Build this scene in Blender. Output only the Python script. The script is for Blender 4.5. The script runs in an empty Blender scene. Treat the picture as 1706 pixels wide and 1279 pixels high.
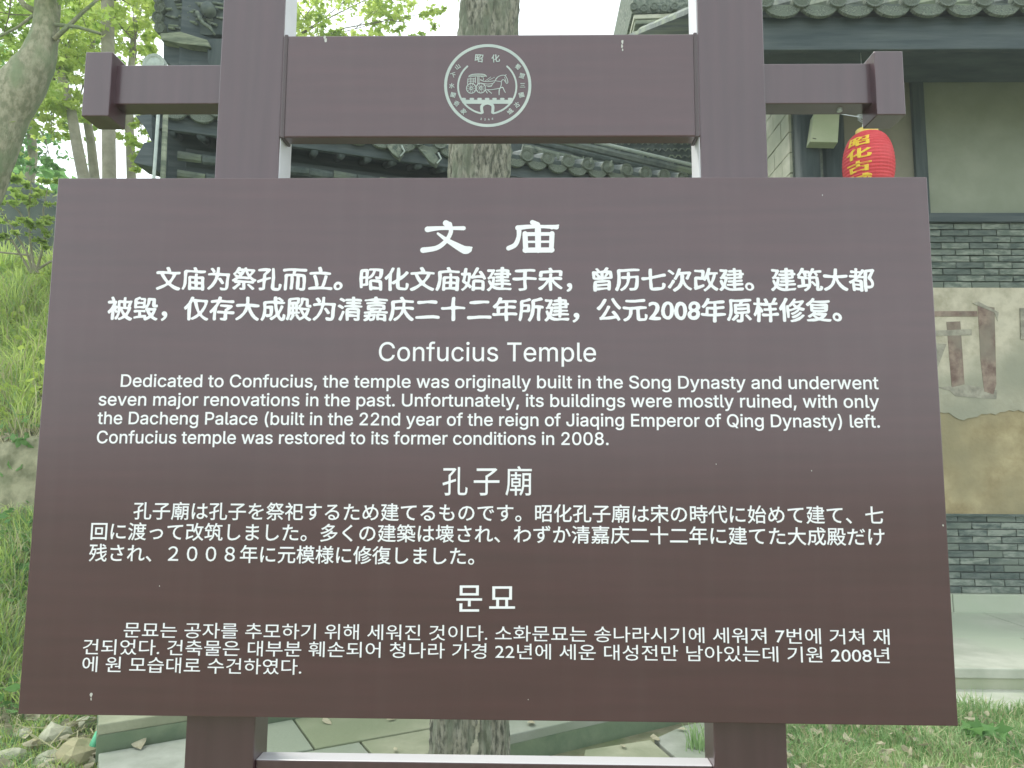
import bpy, bmesh, math, random
import numpy as np
from mathutils import Vector, Matrix

random.seed(7); rng = np.random.default_rng(7)
SC = bpy.context.scene
COL = SC.collection

# ------------------------------------------------------------------ camera
CAM = Vector((0.080, -1.436, 1.494)); FPX = 1200.0
PITCH, YAW, ROLL = math.radians(6.07), math.radians(1.08), math.radians(-0.34)
Rz = Matrix(((math.cos(YAW), math.sin(YAW), 0), (-math.sin(YAW), math.cos(YAW), 0), (0, 0, 1)))
Rx = Matrix(((1, 0, 0), (0, math.cos(PITCH), math.sin(PITCH)), (0, -math.sin(PITCH), math.cos(PITCH))))
Ry = Matrix(((math.cos(ROLL), 0, -math.sin(ROLL)), (0, 1, 0), (math.sin(ROLL), 0, math.cos(ROLL))))
W2C = Ry @ Rx @ Rz
C2W = W2C.transposed()
cam_d = bpy.data.cameras.new('camera'); cam = bpy.data.objects.new('camera', cam_d); COL.objects.link(cam)
cam_d.sensor_width = 36; cam_d.lens = 36 * FPX / 1706; cam_d.clip_start = .05; cam_d.clip_end = 600
ax = C2W @ Vector((1, 0, 0)); ay = C2W @ Vector((0, 0, 1)); az = C2W @ Vector((0, -1, 0))
M = Matrix((ax, ay, az)).transposed().to_4x4(); M.translation = CAM
cam.matrix_world = M
SC.camera = cam

def ray(px, py): return C2W @ Vector(((px - 853) / FPX, 1, -(py - 639.5) / FPX))
def at(px, py, Y):
    d = ray(px, py); return CAM + d * ((Y - CAM.y) / d.y)
def G(px, py, z=0.0):
    d = ray(px, py); return CAM + d * ((z - CAM.z) / d.z)

# ------------------------------------------------------------------ light
w = bpy.data.worlds.new('World'); SC.world = w; w.use_nodes = True
nt = w.node_tree; bg = nt.nodes['Background']
SUN_EL, SUN_ROT = math.radians(55), math.radians(-50)
sky = nt.nodes.new('ShaderNodeTexSky'); sky.sky_type = 'NISHITA'; sky.sun_disc = False
sky.sun_elevation = SUN_EL; sky.sun_rotation = SUN_ROT; sky.dust_density = 1.5; sky.air_density = 1.0
hs = nt.nodes.new('ShaderNodeHueSaturation'); hs.inputs['Saturation'].default_value = .4
tint = nt.nodes.new('ShaderNodeMix'); tint.data_type = 'RGBA'; tint.blend_type = 'MULTIPLY'; tint.inputs[0].default_value = 1
tint.inputs[7].default_value = (.955, 1.0, 1.005, 1)
cloud = nt.nodes.new('ShaderNodeMix'); cloud.data_type = 'RGBA'; cloud.inputs[0].default_value = .7    # an even layer of bright cloud
cloud.inputs[7].default_value = (5.2, 5.3, 5.3, 1)
nt.links.new(sky.outputs[0], hs.inputs['Color']); nt.links.new(hs.outputs[0], cloud.inputs[6]); nt.links.new(cloud.outputs[2], tint.inputs[6])
nt.links.new(tint.outputs[2], bg.inputs[0]); bg.inputs[1].default_value = .15
sun_d = bpy.data.lights.new('sun', 'SUN'); sun_d.energy = 1.5; sun_d.angle = math.radians(20); sun_d.color = (1, .97, .88)
sun = bpy.data.objects.new('sun', sun_d); COL.objects.link(sun)
sdir = Vector((math.sin(SUN_ROT) * math.cos(SUN_EL), math.cos(SUN_ROT) * math.cos(SUN_EL), math.sin(SUN_EL)))
sun.rotation_euler = sdir.to_track_quat('Z', 'Y').to_euler()
SC.view_settings.view_transform = 'Standard'; SC.view_settings.look = 'None'
SC.view_settings.gamma = 1; SC.view_settings.use_curve_mapping = False
SC.view_settings.exposure = 1.4
SC.render.engine = 'CYCLES'
SC.cycles.max_bounces = 6; SC.cycles.transparent_max_bounces = 6
SC.cycles.use_denoising = True

# ------------------------------------------------------------------ materials
def mat(name, c1, c2=None, scale=8, rough=.7, spec=.4, bump=0, bscale=None, stretch=(1, 1, 1), c3=None,
        detail=6, metallic=0, transl=0, coat=0, ramp=(.35, .65), rot=(0, 0, 0)):
    m = bpy.data.materials.new(name); m.use_nodes = True; t = m.node_tree; b = t.nodes['Principled BSDF']
    c2 = c2 or c1
    tc = t.nodes.new('ShaderNodeTexCoord'); mp = t.nodes.new('ShaderNodeMapping'); mp.inputs['Scale'].default_value = stretch
    mp.inputs['Rotation'].default_value = rot
    if 'brick' in name or 'tile' in name:
        oi = t.nodes.new('ShaderNodeObjectInfo'); ad = t.nodes.new('ShaderNodeVectorMath'); ad.operation = 'ADD'
        ml = t.nodes.new('ShaderNodeMath'); ml.operation = 'MULTIPLY'; ml.inputs[1].default_value = 37
        t.links.new(oi.outputs['Random'], ml.inputs[0]); t.links.new(tc.outputs['Object'], ad.inputs[0]); t.links.new(ml.outputs[0], ad.inputs[1]); t.links.new(ad.outputs[0], mp.inputs[0])
    else: t.links.new(tc.outputs['Object'], mp.inputs[0])
    n = t.nodes.new('ShaderNodeTexNoise'); n.inputs['Scale'].default_value = scale; n.inputs['Detail'].default_value = detail
    n.inputs['Roughness'].default_value = .6
    t.links.new(mp.outputs[0], n.inputs['Vector'])
    r = t.nodes.new('ShaderNodeValToRGB'); r.color_ramp.elements[0].position = ramp[0]; r.color_ramp.elements[1].position = ramp[1]
    r.color_ramp.elements[0].color = (*c1, 1); r.color_ramp.elements[1].color = (*c2, 1)
    t.links.new(n.outputs['Fac'], r.inputs[0]); out = r.outputs[0]
    if c3:
        n2 = t.nodes.new('ShaderNodeTexNoise'); n2.inputs['Scale'].default_value = scale * .23; n2.inputs['Detail'].default_value = 3
        t.links.new(mp.outputs[0], n2.inputs['Vector'])
        r2 = t.nodes.new('ShaderNodeValToRGB'); r2.color_ramp.elements[0].position = .45; r2.color_ramp.elements[1].position = .62
        t.links.new(n2.outputs['Fac'], r2.inputs[0])
        mx = t.nodes.new('ShaderNodeMix'); mx.data_type = 'RGBA'
        t.links.new(r2.outputs[0], mx.inputs[0]); t.links.new(out, mx.inputs[6]); mx.inputs[7].default_value = (*c3, 1); out = mx.outputs[2]
    t.links.new(out, b.inputs['Base Color'])
    b.inputs['Roughness'].default_value = rough; b.inputs['Specular IOR Level'].default_value = spec; b.inputs['Metallic'].default_value = metallic
    if coat: b.inputs['Coat Weight'].default_value = coat; b.inputs['Coat Roughness'].default_value = .22; b.inputs['Coat IOR'].default_value = 1.54
    if bump:
        n3 = t.nodes.new('ShaderNodeTexNoise'); n3.inputs['Scale'].default_value = bscale or scale * 2; n3.inputs['Detail'].default_value = 5
        t.links.new(mp.outputs[0], n3.inputs['Vector'])
        bp = t.nodes.new('ShaderNodeBump'); bp.inputs['Strength'].default_value = bump; bp.inputs['Distance'].default_value = .01
        t.links.new(n3.outputs['Fac'], bp.inputs['Height']); t.links.new(bp.outputs[0], b.inputs['Normal'])
    if transl:
        tr = t.nodes.new('ShaderNodeBsdfTranslucent'); t.links.new(out, tr.inputs[0])
        ms = t.nodes.new('ShaderNodeMixShader'); ms.inputs[0].default_value = transl
        t.links.new(b.outputs[0], ms.inputs[1]); t.links.new(tr.outputs[0], ms.inputs[2])
        t.links.new(ms.outputs[0], t.nodes['Material Output'].inputs[0])
    return m

def paint(name, base, stretch):
    """Dark brown satin paint over metal with a faint printed wood grain."""
    m = mat(name, tuple(c * .93 for c in base), tuple(c * 1.1 for c in base), scale=9, rough=.40, spec=.42, stretch=stretch,
            detail=8, coat=1)
    t = m.node_tree; b = t.nodes['Principled BSDF']
    mp = next(n for n in t.nodes if n.type == 'MAPPING')
    wv = t.nodes.new('ShaderNodeTexWave'); wv.wave_type = 'BANDS'; wv.bands_direction = 'Z' if stretch[0] < stretch[2] else 'X'
    wv.inputs['Scale'].default_value = 3.; wv.inputs['Distortion'].default_value = 9; wv.inputs['Detail'].default_value = 3
    wv.inputs['Detail Scale'].default_value = .7
    t.links.new(mp.outputs[0], wv.inputs['Vector'])
    r = t.nodes.new('ShaderNodeMapRange'); r.inputs[3].default_value = .96; r.inputs[4].default_value = 1.025
    t.links.new(wv.outputs['Fac'], r.inputs[0])
    mul = t.nodes.new('ShaderNodeMix'); mul.data_type = 'RGBA'; mul.blend_type = 'MULTIPLY'; mul.inputs[0].default_value = 1
    src = b.inputs['Base Color'].links[0].from_socket
    t.links.new(src, mul.inputs[6]); t.links.new(r.outputs[0], mul.inputs[7]); t.links.new(mul.outputs[2], b.inputs['Base Color'])
    # faint rain streaks of dust
    tc0 = next(n for n in t.nodes if n.type == 'TEX_COORD'); m2 = t.nodes.new('ShaderNodeMapping'); m2.inputs['Scale'].default_value = (28, 1, 1.3)
    t.links.new(tc0.outputs['Object'], m2.inputs[0]); ns = t.nodes.new('ShaderNodeTexNoise'); ns.inputs['Scale'].default_value = 1.; ns.inputs['Detail'].default_value = 8
    t.links.new(m2.outputs[0], ns.inputs['Vector']); rs = t.nodes.new('ShaderNodeMapRange'); rs.inputs[1].default_value = .48; rs.inputs[2].default_value = .8; rs.inputs[4].default_value = .035
    t.links.new(ns.outputs['Fac'], rs.inputs[0]); ms = t.nodes.new('ShaderNodeMix'); ms.data_type = 'RGBA'; ms.inputs[7].default_value = (.20, .17, .17, 1)
    t.links.new(rs.outputs[0], ms.inputs[0]); t.links.new(mul.outputs[2], ms.inputs[6]); mul = ms
    # pale grey painted on upward faces in place of reflected sky
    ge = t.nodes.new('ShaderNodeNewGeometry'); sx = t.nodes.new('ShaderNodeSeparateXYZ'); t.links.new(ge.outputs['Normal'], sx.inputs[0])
    sheen_fac = t.nodes.new('ShaderNodeMapRange'); sheen_fac.inputs[1].default_value = .45; sheen_fac.inputs[2].default_value = .95; sheen_fac.inputs[4].default_value = .85
    t.links.new(sx.outputs['Z'], sheen_fac.inputs[0])
    sheen_mix = t.nodes.new('ShaderNodeMix'); sheen_mix.data_type = 'RGBA'; sheen_mix.inputs[7].default_value = (.62, .62, .64, 1)
    t.links.new(sheen_fac.outputs[0], sheen_mix.inputs[0]); t.links.new(mul.outputs[2], sheen_mix.inputs[6]); t.links.new(sheen_mix.outputs[2], b.inputs['Base Color'])
    # dusty smudges change the gloss a little
    tc = next(n for n in t.nodes if n.type == 'TEX_COORD')
    n = t.nodes.new('ShaderNodeTexNoise'); n.inputs['Scale'].default_value = 2.2; n.inputs['Detail'].default_value = 6
    t.links.new(tc.outputs['Object'], n.inputs['Vector'])
    r2 = t.nodes.new('ShaderNodeMapRange'); r2.inputs[1].default_value = .3; r2.inputs[2].default_value = .7
    r2.inputs[3].default_value = .28; r2.inputs[4].default_value = .42
    t.links.new(n.outputs['Fac'], r2.inputs[0]); t.links.new(r2.outputs[0], b.inputs['Roughness'])
    return m

BROWN = (.060, .021, .027)
MT = dict(
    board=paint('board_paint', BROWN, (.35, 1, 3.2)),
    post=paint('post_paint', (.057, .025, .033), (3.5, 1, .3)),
    letter=mat('white_vinyl', (.87, .87, .90), (.82, .83, .86), scale=3, rough=.45, spec=.4),
    emblem=mat('emblem_print', (.42, .49, .47), (.50, .56, .53), scale=12, rough=.5),
    chip=mat('bare_metal_chip', (.55, .55, .52), rough=.5),
    edge_sheen=mat('painted_sky_sheen', (.62, .62, .66), (.70, .70, .74), scale=6, rough=.35),  # pale colour standing in for sky reflected at a grazing angle
    weld=mat('weld_paint', (.09, .07, .075), rough=.3),
    bark=mat('grey_bark', (.085, .09, .07), (.29, .285, .23), scale=38, rough=.95, bump=1, bscale=60, stretch=(1.6, 1.6, .5), detail=9, ramp=(.40, .56), c3=(.17, .19, .14)),
    bark_pale=mat('smooth_bark', (.22, .23, .15), (.40, .38, .28), scale=16, rough=.9, bump=.8, bscale=50, stretch=(1.5, 1.5, .8), detail=9, ramp=(.4, .6), c3=(.22, .27, .16)),
    bark_bare=mat('bare_sapwood', (.26, .26, .20), (.46, .45, .35), detail=9, scale=22, rough=.8),
    bark_far=mat('far_bark', (.24, .23, .17), (.34, .32, .25), scale=8, rough=.9),
    twig=mat('twig_bark', (.12, .11, .08), (.20, .18, .13), scale=20, rough=.9),
    leaf=mat('fresh_leaf', (.26, .40, .08), (.44, .56, .16), scale=1.3, rough=.5, transl=.55, spec=.3),
    leaf_y=mat('yellow_green_leaf', (.36, .50, .09), (.56, .66, .18), scale=1.5, rough=.5, transl=.6, spec=.3),
    leaf_g=mat('mid_green_leaf', (.12, .28, .09), (.24, .42, .14), scale=1.2, rough=.5, transl=.5, spec=.3),
    tile=mat('grey_roof_tile', (.07, .09, .085), (.15, .175, .16), scale=9, rough=.85, bump=.6, c3=(.19, .23, .16)),
    tile_end=mat('mossy_tile_end', (.07, .095, .078), (.22, .245, .20), scale=22, detail=9, rough=.9, bump=1, ramp=(.4, .6), c3=(.14, .17, .135)),
    tile_dark=mat('dark_roof_tile', (.045, .062, .062), (.10, .125, .12), scale=9, rough=.8, bump=.5),
    wood=mat('weathered_dark_wood', (.040, .058, .066), (.085, .105, .11), scale=5, rough=.7, bump=.4, stretch=(.3, 1, 4)),
    wood_v=mat('weathered_dark_post', (.032, .048, .052), (.07, .09, .09), scale=5, rough=.7, bump=.4, stretch=(4, 4, .3)),
    wood_pale=mat('mossy_beam', (.10, .125, .09), (.26, .29, .21), detail=9, ramp=(.4, .6), scale=6, rough=.8, bump=.4, stretch=(.5, 1, 3)),
    plaster=mat('grey_green_plaster', (.235, .262, .20), (.29, .31, .245), detail=9, scale=3, rough=.95, bump=.12, bscale=30, c3=(.235, .265, .20)),
    plaster_old=mat('stained_old_plaster', (.38, .35, .26), (.56, .52, .41), scale=4.5, rough=.95, bump=.35, bscale=25, c3=(.30, .30, .23), detail=9, ramp=(.38, .58)),
    clay=mat('bare_clay_render', (.27, .215, .115), (.44, .37, .22), detail=9, scale=5, rough=.95, bump=.5, bscale=22, c3=(.27, .235, .14)),
    mural=mat('rust_brown_paint', (.15, .095, .08), (.32, .25, .20), detail=10, scale=12, rough=.9, c3=(.23, .20, .16)),
    mural2=mat('faded_grey_paint', (.21, .20, .165), (.38, .36, .29), detail=10, scale=12, rough=.9),
    mortar=mat('dark_mortar', (.10, .12, .105), (.19, .21, .185), scale=20, rough=.95),
    brick=mat('grey_brick', (.07, .095, .085), (.21, .24, .21), ramp=(.42, .6), stretch=(1, 1, 3), detail=10, scale=9, rough=.9, bump=.5, c3=(.15, .18, .15)),
    brick2=mat('mossy_grey_brick', (.11, .14, .12), (.25, .28, .24), ramp=(.42, .6), stretch=(1, 1, 3), detail=10, scale=9, rough=.9, bump=.5),
    brick3=mat('dark_grey_brick', (.055, .08, .07), (.14, .165, .15), stretch=(1, 1, 3), detail=10, scale=9, rough=.9, bump=.5),
    stone_wall=mat('pale_wall_block', (.42, .44, .34), (.60, .60, .50), scale=7, rough=.9, bump=.4, c3=(.36, .39, .30)),
    stone=mat('pale_kerb_stone', (.34, .36, .29), (.46, .475, .40), detail=9, scale=4, rough=.9, bump=.2, c3=(.38, .43, .33)),
    paving=mat('green_grey_paving', (.22, .24, .20), (.31, .33, .285), detail=9, scale=5, rough=.9, bump=.25, bscale=40, c3=(.20, .235, .175)),
    paving2=mat('mossy_paving', (.21, .23, .15), (.30, .315, .22), detail=9, scale=5, rough=.9, bump=.25, bscale=40, c3=(.17, .20, .12)),
    riser=mat('mossy_step_face', (.10, .145, .09), (.17, .215, .135), scale=7, rough=.95, bump=.4, c3=(.13, .18, .11)),
    gap=mat('dark_joint_soil', (.05, .065, .035), (.09, .10, .06), scale=20, rough=1),
    soil=mat('brown_soil', (.15, .15, .09), (.27, .25, .17), scale=9, rough=1, bump=.8, c3=(.12, .16, .07)),
    earthwall=mat('earthen_bank_wall', (.15, .155, .09), (.33, .32, .21), detail=10, ramp=(.38, .6), scale=7, rough=1, bump=.4, bscale=14, c3=(.21, .24, .14)),
    turf=mat('turf_soil', (.22, .29, .11), (.38, .45, .19), scale=5, rough=1, bump=.8, c3=(.16, .18, .09)),
    grass=mat('grass_blade', (.20, .36, .15), (.40, .54, .26), scale=2.5, rough=.6, transl=.45, spec=.3),
    grass_y=mat('yellow_green_grass_blade', (.38, .54, .13), (.62, .74, .28), scale=2.0, rough=.6, transl=.6, spec=.3),  # yellower and lighter than the plain green blades
    straw=mat('dry_grass_blade', (.42, .42, .24), (.60, .56, .36), scale=3, rough=.8, transl=.3),
    litter=mat('dry_leaf', (.24, .23, .15), (.48, .45, .32), scale=14, rough=.9, transl=.2),
    pebble=mat('pale_rock', (.26, .28, .19), (.44, .44, .33), detail=9, scale=14, rough=.9, bump=.6),
    pebble_b=mat('ochre_rock', (.30, .29, .17), (.40, .36, .22), scale=9, rough=.9, bump=.6),
    lantern=mat('red_lantern_cloth', (.74, .07, .085), (.82, .10, .12), scale=6, rough=.55, transl=.25),
    gold=mat('yellow_lettering', (.80, .50, .03), (.86, .60, .06), scale=12, rough=.5),
    goldband=mat('yellow_lantern_collar', (.78, .62, .10), (.86, .74, .25), scale=12, rough=.5),
    wire=mat('silver_wire', (.55, .58, .58), rough=.35, metallic=.7),
    plate=mat('pale_green_enamel', (.38, .44, .28), (.44, .49, .33), scale=4, rough=.5),
    dark=mat('dark_slot', (.02, .02, .02), rough=.8),
    rock=mat('dark_rock_face', (.07, .095, .085), (.14, .17, .15), scale=3, rough=.95, bump=1),
    yellow=mat('yellow_plastic', (.75, .65, .03), (.8, .7, .05), rough=.5),
    bottle=mat('green_plastic', (.12, .50, .28), (.16, .58, .34), rough=.4),
    lamp_disc=mat('weathered_tile_disc', (.34, .40, .38), (.46, .52, .48), scale=12, rough=.8),
)

# ------------------------------------------------------------------ mesh helpers
class MB:
    def __init__(s): s.v = []; s.f = []; s.mi = []
    def add(s, vs, fs, mi=0):
        n = len(s.v); s.v += [tuple(v) for v in vs]; s.f += [tuple(i + n for i in f) for f in fs]; s.mi += [mi] * len(fs)
    def hexa(s, b, t, mi=0):      # 4 bottom points (ccw from above), 4 top points
        s.add(list(b) + list(t), [(3, 2, 1, 0), (4, 5, 6, 7), (0, 1, 5, 4), (1, 2, 6, 5), (2, 3, 7, 6), (3, 0, 4, 7)], mi)
    def box(s, a, b, mi=0):
        x0, y0, z0 = a; x1, y1, z1 = b
        s.hexa([(x0, y0, z0), (x1, y0, z0), (x1, y1, z0), (x0, y1, z0)], [(x0, y0, z1), (x1, y0, z1), (x1, y1, z1), (x0, y1, z1)], mi)
    def prism(s, pts, ext, mi=0):
        n = len(pts); pts = [Vector(p) for p in pts]; q = [p + Vector(ext) for p in pts]
        s.add(pts + q, [tuple(range(n))[::-1], tuple(range(n, 2 * n))] + [(i, (i + 1) % n, n + (i + 1) % n, n + i) for i in range(n)], mi)
    def tube(s, pts, rad, n=8, mi=0, jitter=0, cap=True):
        pts = [Vector(p) for p in pts]; k = len(pts)
        if not hasattr(rad, '__len__'): rad = [rad] * k
        vs = []; up = None
        for i, p in enumerate(pts):
            d = (pts[min(i + 1, k - 1)] - pts[max(i - 1, 0)]).normalized()
            if up is None: up = d.orthogonal().normalized()
            up = (up - d * up.dot(d)).normalized(); sd = d.cross(up)
            for j in range(n):
                a = 2 * math.pi * j / n; r = rad[i] * (1 + (random.uniform(-jitter, jitter) if jitter else 0))
                vs.append(p + up * (math.cos(a) * r) + sd * (math.sin(a) * r))
        fs = [(i * n + j, i * n + (j + 1) % n, (i + 1) * n + (j + 1) % n, (i + 1) * n + j) for i in range(k - 1) for j in range(n)]
        if cap: fs += [tuple(range(n))[::-1], tuple(range((k - 1) * n, k * n))]
        s.add(vs, fs, mi)
    def build(s, name, mats, parent=None, smooth=False, bevel=0):
        me = bpy.data.meshes.new(name); me.from_pydata(s.v, [], s.f); 
        for m in (mats if isinstance(mats, (list, tuple)) else [mats]): me.materials.append(m)
        me.polygons.foreach_set('material_index', s.mi)
        bm = bmesh.new(); bm.from_mesh(me); bmesh.ops.recalc_face_normals(bm, faces=bm.faces)
        if bevel: bmesh.ops.bevel(bm, geom=bm.edges[:], offset=bevel, segments=2, affect='EDGES', profile=.5)
        bm.to_mesh(me); bm.free()
        if smooth: me.polygons.foreach_set('use_smooth', [True] * len(me.polygons))
        me.update()
        o = bpy.data.objects.new(name, me); COL.objects.link(o); o.parent = parent
        return o

def tag(o, label=None, cat=None, group=None, kind=None):
    for k, v in (('label', label), ('category', cat), ('group', group), ('kind', kind)):
        if v: o[k] = v
    return o
def thing(name, label, cat, group=None):
    o = bpy.data.objects.new(name, None); COL.objects.link(o); return tag(o, label, cat, group)
def box(name, a, b, m, parent=None, bevel=0):
    q = MB(); q.box(a, b); return q.build(name, m, parent, bevel=bevel)
def rawmesh(name, v, f, mats, parent=None, mi=None, smooth=False):
    me = bpy.data.meshes.new(name); me.from_pydata(v, [], f)
    for m in (mats if isinstance(mats, (list, tuple)) else [mats]): me.materials.append(m)
    if mi is not None: me.polygons.foreach_set('material_index', mi)
    if smooth: me.polygons.foreach_set('use_smooth', [True] * len(me.polygons))
    o = bpy.data.objects.new(name, me); COL.objects.link(o); o.parent = parent; return o

FONT = None
try:      # the grotesque that ships inside Blender itself (nothing of ours); falls back to the built-in face
    import os
    FONT = bpy.data.fonts.load(os.path.join(bpy.utils.system_resource('DATAFILES'), 'fonts', 'Inter.woff2'))
except Exception: FONT = None
from mathutils.geometry import delaunay_2d_cdt, interpolate_bezier
def outline_text(body, bold, brush=False):
    """flat letters from the outlines, each contour filled on its own so that overlapping strokes stay solid"""
    c = bpy.data.curves.new('lettering', 'FONT'); c.body = body; c.size = 1
    if not brush: c.font = FONT
    o = bpy.data.objects.new('lettering', c); COL.objects.link(o)
    dg = bpy.context.evaluated_depsgraph_get(); dg.update(); cu = o.evaluated_get(dg).to_curve(dg)
    cons = []
    for sp in cu.splines:
        pts = []
        if sp.type == 'BEZIER':
            bp = sp.bezier_points; n = len(bp)
            for i in range(n):
                a_, b_ = bp[i], bp[(i + 1) % n]
                strt = (a_.handle_right - a_.co).length < 1e-4 and (b_.handle_left - b_.co).length < 1e-4
                pts += [p.to_2d() for p in (interpolate_bezier(a_.co, a_.handle_right, b_.handle_left, b_.co, 5)[:-1])] if not strt else [a_.co.to_2d()]
        else: pts = [Vector(p.co[:2]) for p in sp.points]
        q_ = []
        for p in pts:
            if not q_ or (p - q_[-1]).length > 1e-4: q_.append(p)
        if len(q_) > 2 and (q_[0] - q_[-1]).length < 1e-4: q_.pop()
        if len(q_) > 2: cons.append(q_)
    if brush:        # rounded, swelling strokes of a written hand
        sg0 = max((sum(P[i].x * P[(i + 1) % len(P)].y - P[(i + 1) % len(P)].x * P[i].y for i in range(len(P))) for P in cons), key=abs); sg0 = 1 if sg0 > 0 else -1
        new = []
        for P in cons:
            for cut in (.040, .016):
                Q = []; n = len(P)
                for i in range(n):
                    a_, b_, c_ = P[i - 1], P[i], P[(i + 1) % n]; u_, v_ = (a_ - b_), (c_ - b_)
                    if u_.length > 1e-6 and v_.length > 1e-6 and u_.normalized().dot(v_.normalized()) > -.9: Q += [b_ + u_.normalized() * min(cut, u_.length * .42), b_ + v_.normalized() * min(cut, v_.length * .42)]
                    else: Q.append(b_)
                P = Q
            Q = []; n = len(P)                 # long edges get points so that they can swell
            for i in range(n):
                a_, b_ = P[i], P[(i + 1) % n]; k = max(1, int((b_ - a_).length / .12)); Q += [a_.lerp(b_, j_ / k) for j_ in range(k)]
            P = Q; n = len(P); Q = []
            for i in range(n):
                d_ = P[(i + 1) % n] - P[i - 1]; nn = Vector((d_.y, -d_.x)); nn = nn.normalized() if nn.length > 1e-6 else nn
                x_, y_ = P[i].x, P[i].y; horiz = abs(d_.x) / (d_.length + 1e-6)
                off = bold * (1.0 + .45 * math.sin(x_ * 9.7 + y_ * 5) * math.sin(y_ * 8.3 + 1.7 * x_) - .30 * horiz)
                Q.append(Vector((x_ + nn.x * off * sg0 + .010 * math.sin(y_ * 7 + x_), y_ + nn.y * off * sg0 + .016 * math.sin(x_ * 6.1))))
            new.append(Q)
        cons = new; bold = .001
    allp, eds = [], []
    for P in cons:
        b0_ = len(allp); n = len(P); allp += P; eds += [(b0_ + k, b0_ + (k + 1) % n) for k in range(n)]
    ov, _, of, _, _, _ = delaunay_2d_cdt(allp, eds, [], 0, 1e-6)
    O = np.array([v_[:] for v_ in ov]); T = np.array([f_ for f_ in of if len(f_) == 3]); cen = O[T].mean(1)
    A_ = np.array([allp[e_[0]][:] for e_ in eds]); B_ = np.array([allp[e_[1]][:] for e_ in eds]); wn = np.zeros(len(cen), int)
    for k in range(len(eds)):            # winding number of every triangle's centre
        (x0, y0), (x1, y1) = A_[k], B_[k]
        if y0 == y1: continue
        m_ = ((y0 <= cen[:, 1]) & (cen[:, 1] < y1)) | ((y1 <= cen[:, 1]) & (cen[:, 1] < y0))
        if not m_.any(): continue
        xi = x0 + (cen[m_, 1] - y0) / (y1 - y0) * (x1 - x0); wn[np.where(m_)[0][cen[m_, 0] < xi]] += 1 if y1 > y0 else -1
    V = [(p[0], p[1], 0) for p in O]; F = [tuple(int(i) for i in t_) for t_ in T[wn != 0]]
    ar = [sum(P[i].x * P[(i + 1) % len(P)].y - P[(i + 1) % len(P)].x * P[i].y for i in range(len(P))) for P in cons]; sg = 1 if max(ar, key=abs) > 0 else -1
    for L_ in cons:
        n = len(L_); b0_ = len(V)
        for i in range(n):
            d0 = (L_[i] - L_[i - 1]).normalized(); d1 = (L_[(i + 1) % n] - L_[i]).normalized(); nn = Vector((d0.y + d1.y, -(d0.x + d1.x)))
            nn = nn.normalized() if nn.length > 1e-3 else Vector((d1.y, -d1.x)); k = min(1.3, 1 / max(.5, nn.dot(Vector((d1.y, -d1.x)))))
            p = L_[i] + nn * (bold * k * sg); V += [(L_[i].x, L_[i].y, 2e-5), (p.x, p.y, 2e-5)]
        F += [(b0_ + 2 * i, b0_ + 2 * i + 1, b0_ + 2 * ((i + 1) % n) + 1, b0_ + 2 * ((i + 1) % n)) for i in range(n)]
    bpy.data.objects.remove(o); bpy.data.curves.remove(c)
    me = bpy.data.meshes.new('lettering'); me.from_pydata(V, [], F)
    bm = bmesh.new(); bm.from_mesh(me); bmesh.ops.recalc_face_normals(bm, faces=bm.faces)
    bm.to_mesh(me); bm.free()
    return me, np.array([v_.co[:] for v_ in me.vertices])
def text_data(body, size=1, bold=0, spacing=1):
    if FONT and len(body) > 0 and all(ord(k) < 128 for k in body): return outline_text(body, bold)
    c = bpy.data.curves.new('lettering', 'FONT'); c.body = body; c.size = size; c.resolution_u = 3
    c.space_character = spacing
    if bold: c.bevel_depth = bold; c.bevel_resolution = 1
    o = bpy.data.objects.new('lettering', c); COL.objects.link(o)
    dg = bpy.context.evaluated_depsgraph_get(); dg.update()
    me = bpy.data.meshes.new_from_object(o.evaluated_get(dg))
    co = np.empty(len(me.vertices) * 3); me.vertices.foreach_get('co', co); co = co.reshape(-1, 3)
    bpy.data.objects.remove(o); bpy.data.curves.remove(c)
    return me, co

def stroke_poly(pts, ws, n_cap=5, sub=6):
    """centreline + widths -> smooth outline (2-D)"""
    P = [np.array(p, float) for p in pts]; W = list(ws)
    if len(P) > 2 and sub > 1:
        Q = []; QW = []
        for i in range(len(P) - 1):
            p0 = P[max(i - 1, 0)]; p1 = P[i]; p2 = P[i + 1]; p3 = P[min(i + 2, len(P) - 1)]
            for k in range(sub):
                t = k / sub
                Q.append(.5 * ((2 * p1) + (-p0 + p2) * t + (2 * p0 - 5 * p1 + 4 * p2 - p3) * t * t + (-p0 + 3 * p1 - 3 * p2 + p3) * t ** 3))
                QW.append(W[i] * (1 - t) + W[i + 1] * t)
        Q.append(P[-1]); QW.append(W[-1]); P, W = Q, QW
    L = []; Rr = []
    for i, p in enumerate(P):
        d = P[min(i + 1, len(P) - 1)] - P[max(i - 1, 0)]; d = d / (np.linalg.norm(d) + 1e-9); nrm = np.array([-d[1], d[0]])
        L.append(p + nrm * W[i] / 2); Rr.append(p - nrm * W[i] / 2)
        if i == len(P) - 1: dl = d
        if i == 0: df = d
    return L, Rr, (P[0], df, W[0]), (P[-1], dl, W[-1])

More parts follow.
